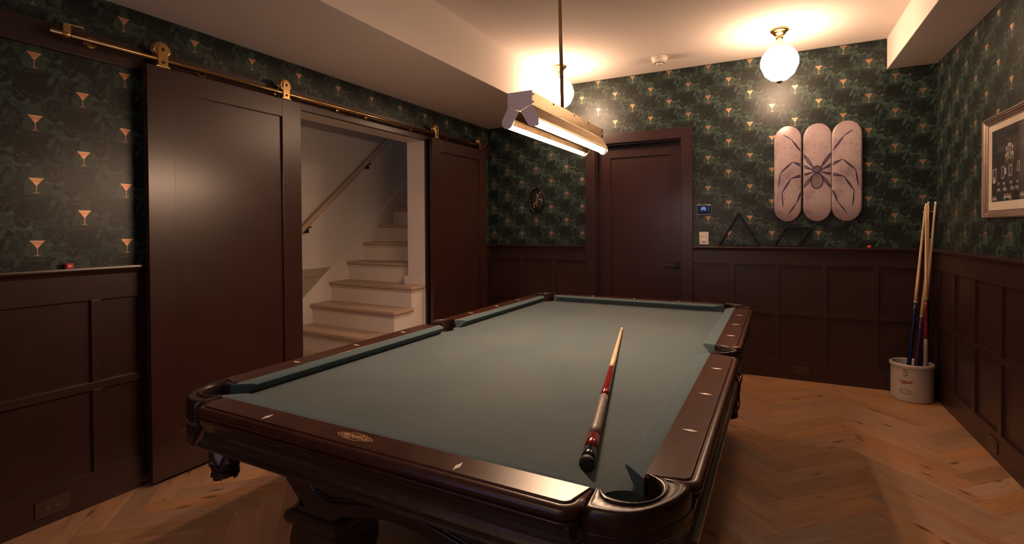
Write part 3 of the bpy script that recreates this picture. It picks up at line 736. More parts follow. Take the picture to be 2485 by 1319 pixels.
for sg in (1, -1):
    end_board(sg)
    pts = [(-1.20, .70), (1.20, .70), (1.16, .60), (1.02, .428), (.86, .428), (.80, .452)]+[(.8-1.6*k/14, .452+.045*math.sin(PI*k/14)) for k in range(1, 14)]+[(-.80, .452), (-.86, .428), (-1.02, .428), (-1.16, .60)]
    tp('side_board', MB().prism(pts, .47, .505, lambda p, q, r, sg=sg: (sg*r, p, q)), ['mahog_dark'], bevel=.002)
    for sy in (1, -1):
        b = MB(); rings = []
        for t in range(7):
            f = t/6; cx = sg*(.56-.155*f); cy = sy*(1.20-.035*f); z = .70-.272*f; h = .045-.008*f
            rings.append([(cx+h*math.cos(2*PI*k/12), cy+h*math.sin(2*PI*k/12), z) for k in range(12)])
        b.loft(rings); tp('corner_post', b, ['mahog_dark'])
        cx, cy = sg*.352, sy*1.118
        lg = MB(); rings = []
        for h, z in ((.090, .428), (.094, .405), (.090, .386), (.090, .383), (.098, .36), (.104, .325), (.104, .29), (.096, .24), (.080, .18), (.062, .13), (.052, .095), (.052, .07), (.060, .05), (.072, .03), (.074, .012), (.066, 0)):
            rings.append([(cx+h*a, cy+h*c_, z) for a, c_ in ((-1, -.86), (-.86, -1), (.86, -1), (1, -.86), (1, .86), (.86, 1), (-.86, 1), (-1, .86))])
        lg.loft(rings, smooth=False); leg = tp('leg', lg, ['mahog_dark'])
        cp = MB(); rings = []
        for h, z in ((.088, .362), (.098, .365), (.108, .375), (.114, .389), (.112, .403), (.104, .413), (.085, .416)):
            rings.append([(cx+h*a, cy+h*c_, z) for a, c_ in ((-1, -.94), (-.94, -1), (.94, -1), (1, -.94), (1, .94), (.94, 1), (-.94, 1), (-1, .94))])
        cp.loft(rings, smooth=False); tp('leg_cap', cp, ['mahog_dark'], leg)
tp('cabinet_floor', MB().box((-.70, -1.33, .668), (.70, 1.33, .713)), ['mahog_dark'])
# leather pockets
def horseshoe_corner():
    # local: right/near corner mirrored by signs; centre line arcs (outer, inner) param matched
    cx, cy = .655, 1.292
    outer = [(.6175, GY+.004), (.6175, 1.395), (.6175, 1.424), (.636, 1.4235), (.655, 1.421), (.676, 1.4165), (.697, 1.408), (.716, 1.393), (.732, 1.374), (.747, 1.352), (.760, 1.330), (.771, 1.308), (.779, 1.285), (.784, 1.262), (.784, 1.2475), (.755, 1.2465), (.700, 1.2465)]
    inner = arc(PC[0], PC[1], PR, 134, -66, len(outer)-1)
    return outer, inner
def pocket(T, outer, inner, zlow, hole, side=False):
    ztop = .668 if side else .70
    po = MB(); n = len(outer)
    rings = []
    # cross-section from the inner lip over the top and down the outside
    def blend(f, dz_in=0):
        return [(inner[k][0]+(outer[k][0]-inner[k][0])*f, inner[k][1]+(outer[k][1]-inner[k][1])*f) for k in range(n)]
    for f, z in ((0.06, .700), (0.02, .745), (0.0, .775), (0.0, .786), (.04, .7925), (.14, .7945), (.24, .7930), (.28, .7905), (.70, .7920), (.80, .7930), (.90, .7905), (.97, .7835), (1.0, .772), (1.01, .757), (.995, .749), (1.01, .741)):
        rings.append([T(p, q, z) for p, q in blend(f)])
    bl = blend(1.012); rings.append([T(p, q, (.741+zl)/2) for (p, q), zl in zip(bl, zlow)])
    bl = blend(1.0); rings.append([T(p, q, zl) for (p, q), zl in zip(bl, zlow)])
    bl = blend(.93); rings.append([T(p, q, zl) for (p, q), zl in zip(bl, zlow)])
    bl = blend(.90); rings.append([T(p, q, .735) for (p, q), zl in zip(bl, zlow)])
    po.loft(rings, 0, False, True, closed=False)
    po = tp('pocket', po, ['leather'], fixn=True); 
    # piping lines on top and stitching on the shield
    pp = MB(); pp.tube([T(p, q, .7935) for p, q in blend(.22)[1:-1]], .0016, 6); pp.tube([T(p, q, .748) for p, q in blend(1.006)[1:-1]], .0018, 6); tp('piping', pp, ['leather'], po)
    stt = MB()
    bb = blend(1.022)
    dense_pts = []
    for k in range(n-1):
        for t in range(3): dense_pts.append((bb[k][0]+(bb[k+1][0]-bb[k][0])*t/3, bb[k][1]+(bb[k+1][1]-bb[k][1])*t/3, zlow[k]+(zlow[k+1]-zlow[k])*t/3))
    dense_pts = dense_pts[4:-4]
    for zz in (.727, .721):
        for k in range(0, len(dense_pts)-1):
            (a, b, _), (c, d, _) = dense_pts[k], dense_pts[k+1]
            for t in (0, .5):
                x, y = a+(c-a)*t, b+(d-b)*t; q = T(x, y, zz); stt.lathe([(.0004, -.0008), (.0011, 0), (.0004, .0008)], 5, c=q)
    for k in range(0, len(dense_pts)):
        a, b, zl = dense_pts[k]; q = T(a, b, min(zl+.012, .714)); stt.lathe([(.0004, -.0008), (.0011, 0), (.0004, .0008)], 5, c=q)
    tp('stitching', stt, ['stitch'], po, kind='stuff')
    # basket: liner cup, crossed leather straps, ring and fringe
    hx, hy = hole; zt, zb = .672, .548
    rad = lambda z: .054-.013*((zt-z)/(zt-zb))
    li = MB(); rr = [[T(hx+(rad(z)-.004)*math.cos(2*PI*k/20), hy+(rad(z)-.004)*math.sin(2*PI*k/20), z) for k in range(20)] for z in (ztop, min(ztop, zt)-.004, .63, .60, zb)]
    rr.append([T(hx+.01*math.cos(2*PI*k/20), hy+.01*math.sin(2*PI*k/20), zb-.006) for k in range(20)])
    li.loft(rr, 0, True); tp('liner', li, ['liner_brown' if side else 'liner'], po)
    for k in range(6):
        for dr in (1, -1):
            b = MB(); path = []
            for t in range(11):
                z = zt+.03-(zt+.03-zb)*t/10; a = 2*PI*k/6+dr*(PI/3)*math.sin(PI*t/10)*.55+dr*.0
                r = rad(min(z, zt))+.0022
                path.append((hx+r*math.cos(a), hy+r*math.sin(a), z))
            L_, R_ = [], []
            for (x, y, z) in path:
                a = math.atan2(y-hy, x-hx); dx, dy = -math.sin(a)*.0042, math.cos(a)*.0042
                L_.append(T(x+dx, y+dy, z)); R_.append(T(x-dx, y-dy, z))
            O_ = []; 
            for (x, y, z) in path:
                a = math.atan2(y-hy, x-hx); O_.append(T(x+.0035*math.cos(a), y+.0035*math.sin(a), z))
            b.loft([[L_[i], O_[i], R_[i]] for i in range(11)], 0, True, True); tp('net_strap', b, ['net_leather'], po)
    rg = MB(); rg.lathe([(.0415, .558), (.0430, .551), (.0420, .540), (.0395, .532), (.032, .532)], 24, T=lambda x, y, z: T(hx+x, hy+y, z)); tp('net_ring', rg, ['leather'], po)
    for k in range(16):
        a0, a1 = 2*PI*k/16, 2*PI*(k+.965)/16; b = MB(); r0, r1 = .0390, .0405+.003*((k*7) % 3)/2
        zb_ = .509+.007*((k*5) % 4)/3
        vs = []
        for r, z in ((r0, .540), (r1, zb_)):
            for a, dr in ((a0, 0), (a1, 0), (a1, -.003), (a0, -.003)): vs.append(T(hx+(r+dr)*math.cos(a), hy+(r+dr)*math.sin(a), z))
        b.add(vs, [(0, 1, 5, 4), (1, 2, 6, 5), (2, 3, 7, 6), (3, 0, 4, 7), (0, 3, 2, 1), (4, 5, 6, 7)]); tp('fringe', b, ['leather'], po)
    return po
outer, inner = horseshoe_corner(); n_ = len(outer)
zl = []
for k, (p, q) in enumerate(outer):
    f = k/(n_-1); g_ = min(1, max(0, (f-.05)/.13))*min(1, max(0, (.78-f)/.16)); g_ = g_*g_*(3-2*g_); zl.append(.724-.066*g_)
for sx_ in (1, -1):
    for sy_ in (1, -1):
        pocket(lambda p, q, z, sx_=sx_, sy_=sy_, dx=(.017 if sx_ < 0 and sy_ < 0 else 0): (sx_*p+dx, sy_*q+dx*.4, z), outer, inner, zl, (PC[0], PC[1]))
so_ = [(GX+.003, -.0795), (.728, -.0795), (.755, -.0745)]+arc(.722, 0, .066, -58, 58, 10)+[(.755, .0745), (.728, .0795), (GX+.003, .0795)]
si_ = arc(.700, 0, .058, -100, 100, len(so_)-1)
szl = [.705, .690, .680]+[.672-.020*math.sin(PI*k/10) for k in range(11)]+[.680, .690, .705]
for sx_ in (1, -1): pocket(lambda p, q, z, sx_=sx_: (sx_*p, q, z), so_, si_, szl, (.748, 0), True)

# ------------------------------------------------------------------ cues
def cue(name, label, tip, butt, segs, r_tip=.0065, r_butt=.0165, group=None, bumper=True):
    d = (Vector(tip)-Vector(butt)); L = d.length; d.normalize()
    q = Vector((0, 0, 1)).rotation_difference(d).to_matrix().to_4x4(); mt = Matrix.Translation(butt) @ q
    t = thing(name, label, 'pool cue', group=group, mat=mt)
    def rr(f): return r_butt+(r_tip-r_butt)*min(1.0, max(0.0, f))**.92
    for nm, mk, f0, f1 in segs:
        b = MB(); k = 6 if f1-f0 > .1 else 2
        b.lathe([(rr(f0+(f1-f0)*i/k), L*(f0+(f1-f0)*i/k)) for i in range(k+1)], 20); b.build(nm, [mk], t, world=False)
    if bumper:
        b = MB(); b.lathe([(.0095, -.0045), (.0110, -.0055), (r_butt*.90, -.0050), (r_butt*1.05, -.001), (r_butt*1.06, .010), (r_butt*.99, .0125)], 20); b.build('bumper', ['rubber'], t, world=False)
    return t
Lq = lambda y: (y+1.208)/(.426+1.208)
cue('pool_cue', 'red and maple pool cue lying on the teal felt', (.181, .426, .7535), (.531, -1.208, .7645),
    [('butt_cap', 'cue_black', .008, .042), ('butt_sleeve', 'cue_red', .042, .094), ('linen_wrap', 'wrap', .094, .288), ('forearm', 'cue_red', .288, .497), ('joint_ring', 'cue_black', .497, .501), ('shaft', 'maple', .501, .984), ('ferrule', 'ferrule', .984, .996), ('tip', 'ferrule', .996, 1.0)], .0062, .0172)
plain_segs = lambda k, joint, wrap=None: ([('butt_cap', 'cue_black', .008, .03)]+([('butt_sleeve', k, .03, .06), ('linen_wrap', wrap, .06, .30), ('forearm', k, .30, joint)] if wrap else [('butt', k, .03, joint)])+[('joint_ring', 'cue_black', joint, joint+.005), ('shaft', 'maple', joint+.005, .984), ('ferrule', 'ferrule', .984, .996), ('tip', 'ferrule', .996, 1.0)])
cue('pool_cue', 'leftmost cue in the stoneware crock, black and blue butt leaning right', (1.969, 2.565, 1.461), (1.823, 2.407, 0.040), [('butt_cap', 'cue_black', .008, .10), ('butt', 'cue_blue', .10, .485), ('joint_ring', 'ferrule', .485, .489), ('shaft', 'maple', .489, .984), ('ferrule', 'ferrule', .984, .996), ('tip', 'ferrule', .996, 1.0)], group='cues in the crock', bumper=False)
cue('pool_cue', 'short cue with purple butt in the stoneware crock', (1.996, 2.555, 1.211), (1.877, 2.457, 0.040), [('butt', 'cue_purple', .0, .495), ('joint_ring', 'ferrule', .495, .50), ('shaft', 'maple', .50, .984), ('ferrule', 'ferrule', .984, 1.0)], r_butt=.0172, group='cues in the crock', bumper=False)
cue('pool_cue', 'cue with maroon forearm and speckled wrap standing in crock', (1.954, 2.475, 1.478), (1.934, 2.372, 0.040), plain_segs('cue_maroon', .492, 'wrap'), r_butt=.0168, group='cues in the crock', bumper=False)
cue('pool_cue', 'black butted cue in crock whose tip stands furthest right', (2.008, 2.468, 1.490), (1.908, 2.470, 0.040), plain_segs('cue_black', .495), group='cues in the crock', bumper=False)
cue('pool_cue', 'cue with dark joint standing just behind the maroon cue in the crock', (1.986, 2.56, 1.494), (1.960, 2.488, 0.040), plain_segs('cue_black', .495), group='cues in the crock', bumper=False)

# crock
CX, CY = 1.866, 2.447
ck = thing('stoneware_crock', 'round grey stoneware crock holding pool cues in the far corner', 'crock', (CX, CY, 0))
b = MB(); b.lathe([(.118, 0), (.126, .004), (.1285, .014), (.130, .10), (.130, .247), (.131, .250), (.1365, .254), (.1385, .262), (.1385, .272), (.136, .279), (.130, .282), (.122, .280), (.118, .272), (.118, .03), (.10, .022), (.0, .022)], 48, c=(CX, CY, 0)); b.build('body', ['stone'], ck)
def wrap_pts(vs, a0, zc, r=.1306):
    return [(CX+r*math.cos(a0+x/r), CY+r*math.sin(a0+x/r), zc+y) for x, y in vs]
FA = math.atan2(-2.306-CY, .904-CX)-.30          # the stamps face a little left of the camera
st = MB()
P3 = dense([(-.010, .012), (-.007, .0185), (.001, .021), (.009, .017), (.010, .009), (.004, .003), (-.002, .001), (.008, -.001), (.013, -.008), (.010, -.017), (.001, -.021), (-.010, -.018), (-.013, -.011)], False)
vs, fs = ribbon(P3, [.0034+.0022*math.sin(PI*k/len(P3)*3)**2 for k in range(len(P3))]); st.add(wrap_pts(vs, FA, .218), fs)
vs, fs = ribbon(dense([(-.0095, .0125), (-.0065, .014), (-.0055, .0105), (-.009, .0105)]), .0018); st.add(wrap_pts(vs, FA, .218), fs)
E_ = [(.036*math.cos(2*PI*k/40), .0185*math.sin(2*PI*k/40)) for k in range(41)]
vs, fs = ribbon(E_, .0024); st.add(wrap_pts(vs, FA, .080), fs)
def arc_text(body, size, rx, ry, a0, a1, flip=False):
    n = len(body)
    for i, chh in enumerate(body):
        if chh == ' ': continue
        a = math.radians(a0+(a1-a0)*i/max(1, n-1)); vs, fs = text_mesh(chh, size)
        x0, y0 = rx*math.cos(a), ry*math.sin(a); rot = math.atan2(-rx*math.sin(a)*0+rx*math.cos(a)*0, 1)
        t = math.atan2(ry*math.cos(a), -rx*math.sin(a)) + (0 if flip else PI)
        st.add(wrap_pts([(x0+x*math.cos(t)-y*math.sin(t), y0+x*math.sin(t)+y*math.cos(t)) for x, y, z in vs], FA, .080), fs)
arc_text('RED WING', .0078, .030, .0130, 150, 30)
vs, fs = text_mesh('UNION STONEWARE CO.', .0068); st.add(wrap_pts([(x*.80, y) for x, y, z in vs], FA, .080), fs)
arc_text('RED WING, MINN.', .0066, .030, .0130, 205, 335, True)
o = st.build('stamp', ['stamp'], ck, fixn=False); o['label'] = 'black numeral and oval maker stamp'
wg = MB()
for i in range(9):
    x0 = -.030+.0045*i; P = dense([(x0, .010-.0004*i), (x0+.003+.002*i, -.004-.0006*i), (x0+.014+.0024*i, -.013+.0014*i), (min(.042, x0+.024+.0022*i), -.009+.0024*i)], False)
    vs, fs = ribbon(P, [.0014+.0020*math.sin(PI*k/len(P)) for k in range(len(P))]); wg.add(wrap_pts(vs, FA, .153), fs)
P = dense([(-.032, .011), (-.016, .0095), (.006, .004), (.024, .010), (.044, .011)], False); vs, fs = ribbon(P, .0034); wg.add(wrap_pts(vs, FA, .153), fs)
P = dense([(-.032, .011), (-.028, -.010), (-.018, -.017), (-.004, -.015), (.016, -.010), (.032, .000), (.044, .011)], False); vs, fs = ribbon(P, .0028); wg.add(wrap_pts(vs, FA, .153), fs)
o = wg.build('wing_emblem', ['stamp_red'], ck, fixn=False); o['label'] = 'russet wing emblem print'

# brass cue clip on the back wall near the corner
cl = thing('cue_clip', 'small brass clip on wallpaper beside the cue tips', 'clip', (1.995, YB, 1.415))
b = MB(); b.lathe([(.012, 0), (.012, .004), (.005, .006), (.005, .03)], 16, T=lambda x, y, z: (2.005+x, YB-z, 1.418+y)); b.build('backplate', ['brass'], cl)
b = MB(); b.tube([(1.955, YB-.030, 1.418), (1.97, YB-.034, 1.418), (2.005, YB-.030, 1.418), (2.018, YB-.034, 1.418), (2.03, YB-.045, 1.418)], .003, 8); b.build('arm', ['brass'], cl)

# ------------------------------------------------------------------ things on the back wall
def deck(cx, z0, z1, wd, label):
    L = z1-z0; zc = (z0+z1)/2; hw = wd/2
    t = thing('skateboard_deck', label, 'skateboard', (cx, YB, zc), group='skateboard decks on the wall')
    def halfw(s):                            # s: distance from the nearer end
        r = .115
        return hw if s >= r else hw*math.sqrt(max(0, 1-((r-s)/r)**2))
    def surf(x, z):
        s = min(z-z0, z1-z); kick = max(0, .155-s); return .046-.30*kick**1.5-.25*(x*x/(hw*hw))*.020
    nU, nV = 14, 56
    vs, fs = [], []; zs = [zc-L/2*math.cos(PI*k/nV) if k < 14 or k > nV-14 else 0 for k in range(nV+1)]
    zz = [z0+.1*(1-math.cos(PI/2*k/14)) for k in range(15)]+[z0+.1+(L-.2)*k/28 for k in range(1, 28)]+[z1-.1*(1-math.cos(PI/2*(14-k)/14)) for k in range(15)]
    for z in zz:
        h = halfw(min(z-z0, z1-z))+.0004
        for i in range(nU+1):
            x = -h+2*h*i/nU; vs.append((cx+x, z, surf(x, z)))
    nR = len(zz); b = MB(); W = nU+1
    front = [(x, YB-d, z) for x, z, d in vs]; back = [(x, YB-d+.0105, z) for x, z, d in vs]
    q = [(r*W+i, r*W+i+1, (r+1)*W+i+1, (r+1)*W+i) for r in range(nR-1) for i in range(nU)]
    b.add(front, q, 0, True); b.add(back, [f[::-1] for f in q], 1, True)
    loop = [r*W for r in range(nR)]+[(nR-1)*W+i for i in range(1, nU+1)]+[r*W+nU for r in range(nR-2, -1, -1)]+[i for i in range(nU-1, 0, -1)]
    n0 = len(front); e = [(loop[i], loop[(i+1) % len(loop)], n0+loop[(i+1) % len(loop)], n0+loop[i]) for i in range(len(loop))]
    for f in e: b.f.append(f); b.m.append(1); b.sm.append(False)
    b.build('deck', ['deck', 'deck_edge'], t, fixn=True)
    bo = MB()
    for zb in (z0+.19, z0+.245, z1-.19, z1-.245):
        for xx in (-.021, .021):
            bo.lathe([(.0028, 0), (.0028, .0006), (.0012, .0009)], 10, T=lambda x, y, z, xx=xx, zb=zb: (cx+xx+x, YB-surf(xx, zb)-z, zb+y))
    bo.build('bolt_holes', ['black'], t, kind='stuff')
    for s_, zq in ((-1, z0+.22), (1, z1-.22)):
        m_ = MB().box((cx-.03, YB-surf(0, zq)+.0105, zq-.02), (cx+.03, YB, zq+.02)); m_.build('wall_mount', ['black_metal'], t)
    def inside(x, z):
        if z <= z0+.004 or z >= z1-.004: return False
        return abs(x-cx) < halfw(min(z-z0, z1-z))-.003
    return t, (lambda x, z: (x, YB-surf(x-cx, z)-.0009, z)), inside
D1 = deck(1.043, 1.355, 2.168, .202, 'leftmost skateboard deck on wallpaper with bent ink spider legs')
D2 = deck(1.261, 1.355, 2.170, .203, 'middle skateboard deck carrying the dark ink spider body')
D3 = deck(1.467, 1.355, 2.172, .206, 'rightmost skateboard deck with ink legs and stained purple edge')
# a generic spider in ink across the three decks
strokes = []
BXc, BZc = 1.258, 1.775
def leg(*P, w0=.004, w1=.016):
    pts = dense(list(P), False) if False else None
    out = []
    n = len(P)
    for i in range(n-1):
        a, b = Vector(P[i]), Vector(P[i+1]); m_ = max(4, int((b-a).length/.006))
        nn = Vector((-(b-a).y, (b-a).x)).normalized()
        seg = [(a+(b-a)*k/m_) for k in range(m_+1)]
        fat = (w1*1.35 if i == 0 else w1*.7/(i))*.5
        for off in (-1, 1, .25, -.35, -.68, .62):
            L = [tuple(q+nn*(off*fat*math.sin(PI*k/m_)+.0010*math.sin(k*1.7+off*3+i))) for k, q in enumerate(seg)]
            strokes.append((L, .0036 if abs(off) == 1 else .0026))
for sd_ in (1, -1):                              # four bent legs a side, mirrored
    mx_ = lambda P, sd_=sd_: [(1.258+sd_*(x-1.258), z) for x, z in P]
    leg(*mx_([(1.232, 1.800), (1.150, 1.930), (1.070, 2.050), (1.010, 2.095)]))
    leg(*mx_([(1.226, 1.782), (1.080, 1.860), (.990, 1.770), (.972, 1.640)]))
    leg(*mx_([(1.226, 1.762), (1.070, 1.720), (1.000, 1.600), (1.010, 1.480)]))
    leg(*mx_([(1.234, 1.745), (1.150, 1.620), (1.110, 1.510), (1.050, 1.420)]))
def ellipse(cx, cz, rx, rz, rot, w_, n=40, wob=0):
    return ([(cx+rx*math.cos(t)*math.cos(rot)-rz*math.sin(t)*math.sin(rot)+wob*math.sin(5*t), cz+rx*math.cos(t)*math.sin(rot)+rz*math.sin(t)*math.cos(rot)) for t in [2*PI*k/n for k in range(n+1)]], w_)
for f in (1, .92): strokes.append(ellipse(1.258, 1.690, .044*f, .066*f, 0, .0040))
for k in range(-6, 7):                          # plain diagonal hatching
    z = 1.690+k*.0100; hw_ = .040*math.sqrt(max(.02, 1-(k*.0100/.066)**2)); strokes.append(([(1.258-hw_, z-.010), (1.258, z), (1.258+hw_, z+.010)], .0030))
for f in (1, .88): strokes.append(ellipse(1.258, 1.785, .034*f, .030*f, 0, .0044))
for k in range(-4, 5):
    x = 1.258+k*.0068; hh_ = .027*math.sqrt(max(.02, 1-(k*.0068/.033)**2)); strokes.append(([(x-.004, 1.785-hh_), (x+.004, 1.785+hh_)], .0040))
for D in (D1, D2, D3):
    t, srf, ins = D; b = MB()
    for P, w_ in strokes:
        run = []
        for q in list(P)+[None]:
            if q is not None and ins(*q): run.append(q); continue
            if len(run) > 1:
                vs, fs = ribbon(run, w_); b.add([srf(*v_) for v_ in vs], fs)
            run = []
    b.build('ink_drawing', ['ink'], t, fixn=False, kind='stuff')

# thermostat
th_ = thing('thermostat', 'black thermostat with blue lit number on wall by brown door', 'thermostat', (.368, YB, 1.472))
rr_ = lambda x0, z0, x1, z1, r: arc(x1-r, z1-r, r, 0, 90, 5)+arc(x0+r, z1-r, r, 90, 180, 5)+arc(x0+r, z0+r, r, 180, 270, 5)+arc(x1-r, z0+r, r, 270, 360, 5)
TB = lambda p, q, r: FB(p, r, q)
MB().prism(rr_(.308, 1.430, .428, 1.514, .010), 0, .018, TB).build('body', ['black'], th_, bevel=.002)
MB().prism(rr_(.306, 1.428, .430, 1.516, .011), 0, .010, TB).build('trim_ring', ['chrome'], th_, bevel=.001)
MB().prism(rr_(.316, 1.448, .420, 1.506, .003), .018, .0184, TB).build('screen', ['screen'], th_)
b = MB(); vs, fs = text_mesh('66', .021); b.add([FB(.366+x, .0189, 1.478+y) for x, y, z in vs], fs)
vs, fs = ribbon(arc(.366, 1.478, .0175, -55, 235, 36), .003); b.add([FB(x, .0189, y) for x, y in vs], fs); b.build('digits', ['digits'], th_, fixn=False)
b = MB()
for z in (1.497, 1.483, 1.470): vs, fs = ribbon([(.406, z), (.413, z)], .005); b.add([FB(x, .0189, y) for x, y in vs], fs)
b.build('icons', ['digits_dim'], th_, fixn=False)
# light switch
sw = thing('light_switch', 'white rocker light switch plate above the chair rail', 'switch', (.368, YB, 1.21))
MB().box((.328, 0, 1.152), (.408, .006, 1.268), T=FB).build('plate', ['plastic_white'], sw, bevel=.002)
MB().box((.351, .006, 1.177), (.385, .0078, 1.243), T=FB).build('switch_frame', ['plastic_white'], sw, bevel=.0005)
b = MB(); b.prism([(.0078, 1.181), (.0125, 1.183), (.0090, 1.212), (.0105, 1.239), (.0078, 1.240)], .354, .382, lambda p, q, r: FB(r, p, q)); b.build('rocker', ['plastic_white'], sw, bevel=.0006)
# triangle and diamond racks leaning on the chair rail
def rack(name, label, outer, loc_z, thick, dep):
    t = thing(name, label, 'ball rack', (sum(p for p, q in outer)/len(outer), YB-.03, loc_z))
    n = len(outer)
    if sum(outer[k][0]*outer[(k+1) % n][1]-outer[(k+1) % n][0]*outer[k][1] for k in range(n)) < 0: outer = outer[::-1]
    # round the corners
    def rounded(P, r):
        out = []
        for i in range(len(P)):
            a, b, c = Vector(P[i-1]), Vector(P[i]), Vector(P[(i+1) % len(P)])
            u = (a-b).normalized(); v = (c-b).normalized()
            for k in range(6):
                f = k/5; out.append(tuple((b+u*r)*(1-f)**2+b*2*f*(1-f)+(b+v*r)*f*f))
        return out
    o_ = rounded(outer, .022); i_ = rounded(offset_poly(outer, thick), .012)
    zmin = min(q for p, q in outer); H = max(q for p, q in outer)-zmin
    T = lambda p, q, r: FB(p, .004+r+(.016)*(1-(q-zmin)/H), q)
    b = MB(); m_ = len(o_)
    rings = [[T(p, q, 0) for p, q in i_], [T(p, q, dep) for p, q in i_], [T(p, q, dep) for p, q in o_], [T(p, q, 0) for p, q in o_], [T(p, q, 0) for p, q in i_]]
    b.loft(rings, 0, False, False); b.build('frame', ['black'], t, merge=True, bevel=.0012)
    return t
rack('triangle_rack', 'black triangle ball rack leaning on wallpaper', [(.482, 1.1365), (.838, 1.1365), (.660, 1.442)], 1.1365, .013, .022)
rack('diamond_rack', 'black diamond ball rack leaning below the skateboards', [(.928, 1.1365), (1.122, 1.1365), (1.232, 1.308), (1.024, 1.308)], 1.1365, .012, .022)
# chalk cubes
def chalk(label, T):
    c = tag(MB().box((-.011, 0, 0), (.011, .022, .022), T=T).build('chalk_cube', ['chalk'], None, bevel=.001), label, 'chalk', 'red chalk cubes on chair rails')
    MB().box((-.006, .0219, .008), (.005, .0223, .0135), T=T).build('label', ['chalk_label'], c)
chalk('red chalk cube on chair rail below the right skateboard', lambda p, q, r: FB(1.620+p*1.15, .012+q, 1.1358+r))
chalk('red chalk cube on chair rail of the left wall', lambda p, q, r: FL(-1.186+p*1.15, .014+q, 1.1358+r*1.05))
# oval plaque
ov = thing('oval_plaque', 'small oval bronze picture plaque on dark wallpaper left of door', 'plaque', (-1.319, YB, 1.605))
oval = lambda f, r: [(-1.319+(.096+f)*math.cos(2*PI*k/40), 1.605+(.134+f)*math.sin(2*PI*k/40)) for k in range(40)]
b = MB(); b.loft([[FB(p, d, q) for p, q in oval(f, 0)] for f, d in ((0, 0), (.002, .010), (-.003, .017), (-.010, .019), (-.016, .014), (-.018, .006))]); b.build('frame', ['black_metal'], ov)
plain('plaque_face', 'plaque_dark_glaze', (0.022, 0.014, 0.012, 1), .16)
plain('plaque_pale', 'plaque_pale_paint', (0.32, 0.20, 0.12, 1), .3); plain('plaque_green', 'plaque_green_paint', (0.06, 0.10, 0.075, 1), .3)
b = MB(); b.loft([[FB(p, d, q) for p, q in oval(f, 0)] for f, d in ((-.017, .005), (-.018, .008), (-.05, .0125), (-.085, .014))]); b.build('picture', ['plaque_face'], ov)
b = MB()
for P, w_ in (([(-1.350, 1.555), (-1.337, 1.578), (-1.318, 1.585), (-1.305, 1.592)], .010), ([(-1.348, 1.560), (-1.352, 1.540), (-1.345, 1.528)], .008), ([(-1.318, 1.568), (-1.310, 1.552)], .006), ([(-1.292, 1.622), (-1.272, 1.612)], .013)):
    vs, fs = ribbon(P, w_); b.add([FB(x, .0146, y) for x, y in vs], fs)
b.build('figure', ['plaque_pale'], ov, fixn=False)
b = MB()
for P, w_ in (([(-1.322, 1.640), (-1.312, 1.628), (-1.318, 1.606)], .012), ([(-1.322, 1.606), (-1.305, 1.598)], .014)):
    vs, fs = ribbon(P, w_); b.add([FB(x, .0145, y) for x, y in vs], fs)
b.build('figure', ['plaque_green'], ov, fixn=False)
b = MB(); b.tube([FB(-1.319, .006, 1.738), FB(-1.325, .008, 1.750), FB(-1.319, .009, 1.760), FB(-1.313, .008, 1.750)], .003, 8, closed=True); b.build('hanging_loop', ['black_metal'], ov)

# outlets
def outlet(label, T, u, v):
    t = thing('wall_outlet', label, 'outlet', T(u, 0, v), group='brown outlets in the baseboards')
    G = lambda p, q, r: T(u+p, .020+q, v+r)
    MB().box((-.062, 0, -.037), (.062, .006, .037), T=G).build('plate', ['outlet'], t, bevel=.0015)
    MB().box((-.034, .006, -.0165), (.034, .0078, .0165), T=G).build('receptacle', ['outlet'], t, bevel=.0006)
    for s_ in (-.018, .018):
        for p0, p1, r0, r1 in ((-.004, .006, .0045, .0070), (-.004, .006, -.0070, -.0045), (-.0105, -.0065, -.002, .002)):
            MB().box((s_+p0, .0076, r0), (s_+p1, .0083, r1), T=G).build('slot', ['slot'], t)
outlet('brown double outlet on the back baseboard', FB, 1.145, .085)
outlet('brown double outlet on the left baseboard beside the sliding door', FL, -1.258, .078)
outlet('brown double outlet on the right wall baseboard', FR, 1.432, .078)

# framed photograph on the right wall
pf = thing('framed_picture', 'silver framed black and white picture on right wall', 'picture', (XR, 1.2, 1.637))
Y1, Y0, Z0, Z1 = 1.612, .760, 1.350, 1.925
PR_ = lambda p, q, r: FR(p, r, q)
def frame_ring(a, d):
    return [FR(Y0+a, d, Z0+a), FR(Y1-a, d, Z0+a), FR(Y1-a, d, Z1-a), FR(Y0+a, d, Z1-a)]
b = MB(); b.loft([frame_ring(a, d) for a, d in ((0, 0), (0, .022), (.003, .027), (.010, .028), (.014, .024), (.020, .0235), (.026, .019), (.036, .015), (.040, .012), (.045, .012), (.045, .004))], 0, False, False); b.build('frame', ['frame'], pf)
MB().box((Y0+.03, .002, Z0+.03), (Y1-.03, .0075, Z1-.03), T=FR).build('mat_board', ['mat_board'], pf)
px0, px1, pz0, pz1 = Y0+.10, Y1-.094, Z0+.092, Z1-.082        # print area
MB().box((px0, .0075, pz0), (px1, .0080, pz1), T=FR).build('photograph', ['g0'], pf)
prn = MB()
def pr(P, g, d=.0084): prn.add([FR(p, d, q) for p, q in P], [tuple(range(len(P)))], g)
U = lambda f: px1-(px1-px0)*f                                  # f from the left edge as seen
V = lambda f: pz0+(pz1-pz0)*f
pr([(U(0), V(.0)), (U(1), V(.0)), (U(1), V(.24)), (U(0), V(.24))], 0)
pr([(U(.30), V(.24)), (U(.70), V(.24)), (U(.70), V(.92)), (U(.30), V(.80))], 1, .0082)
for k in range(9):                                             # oval skylight ring
    pass
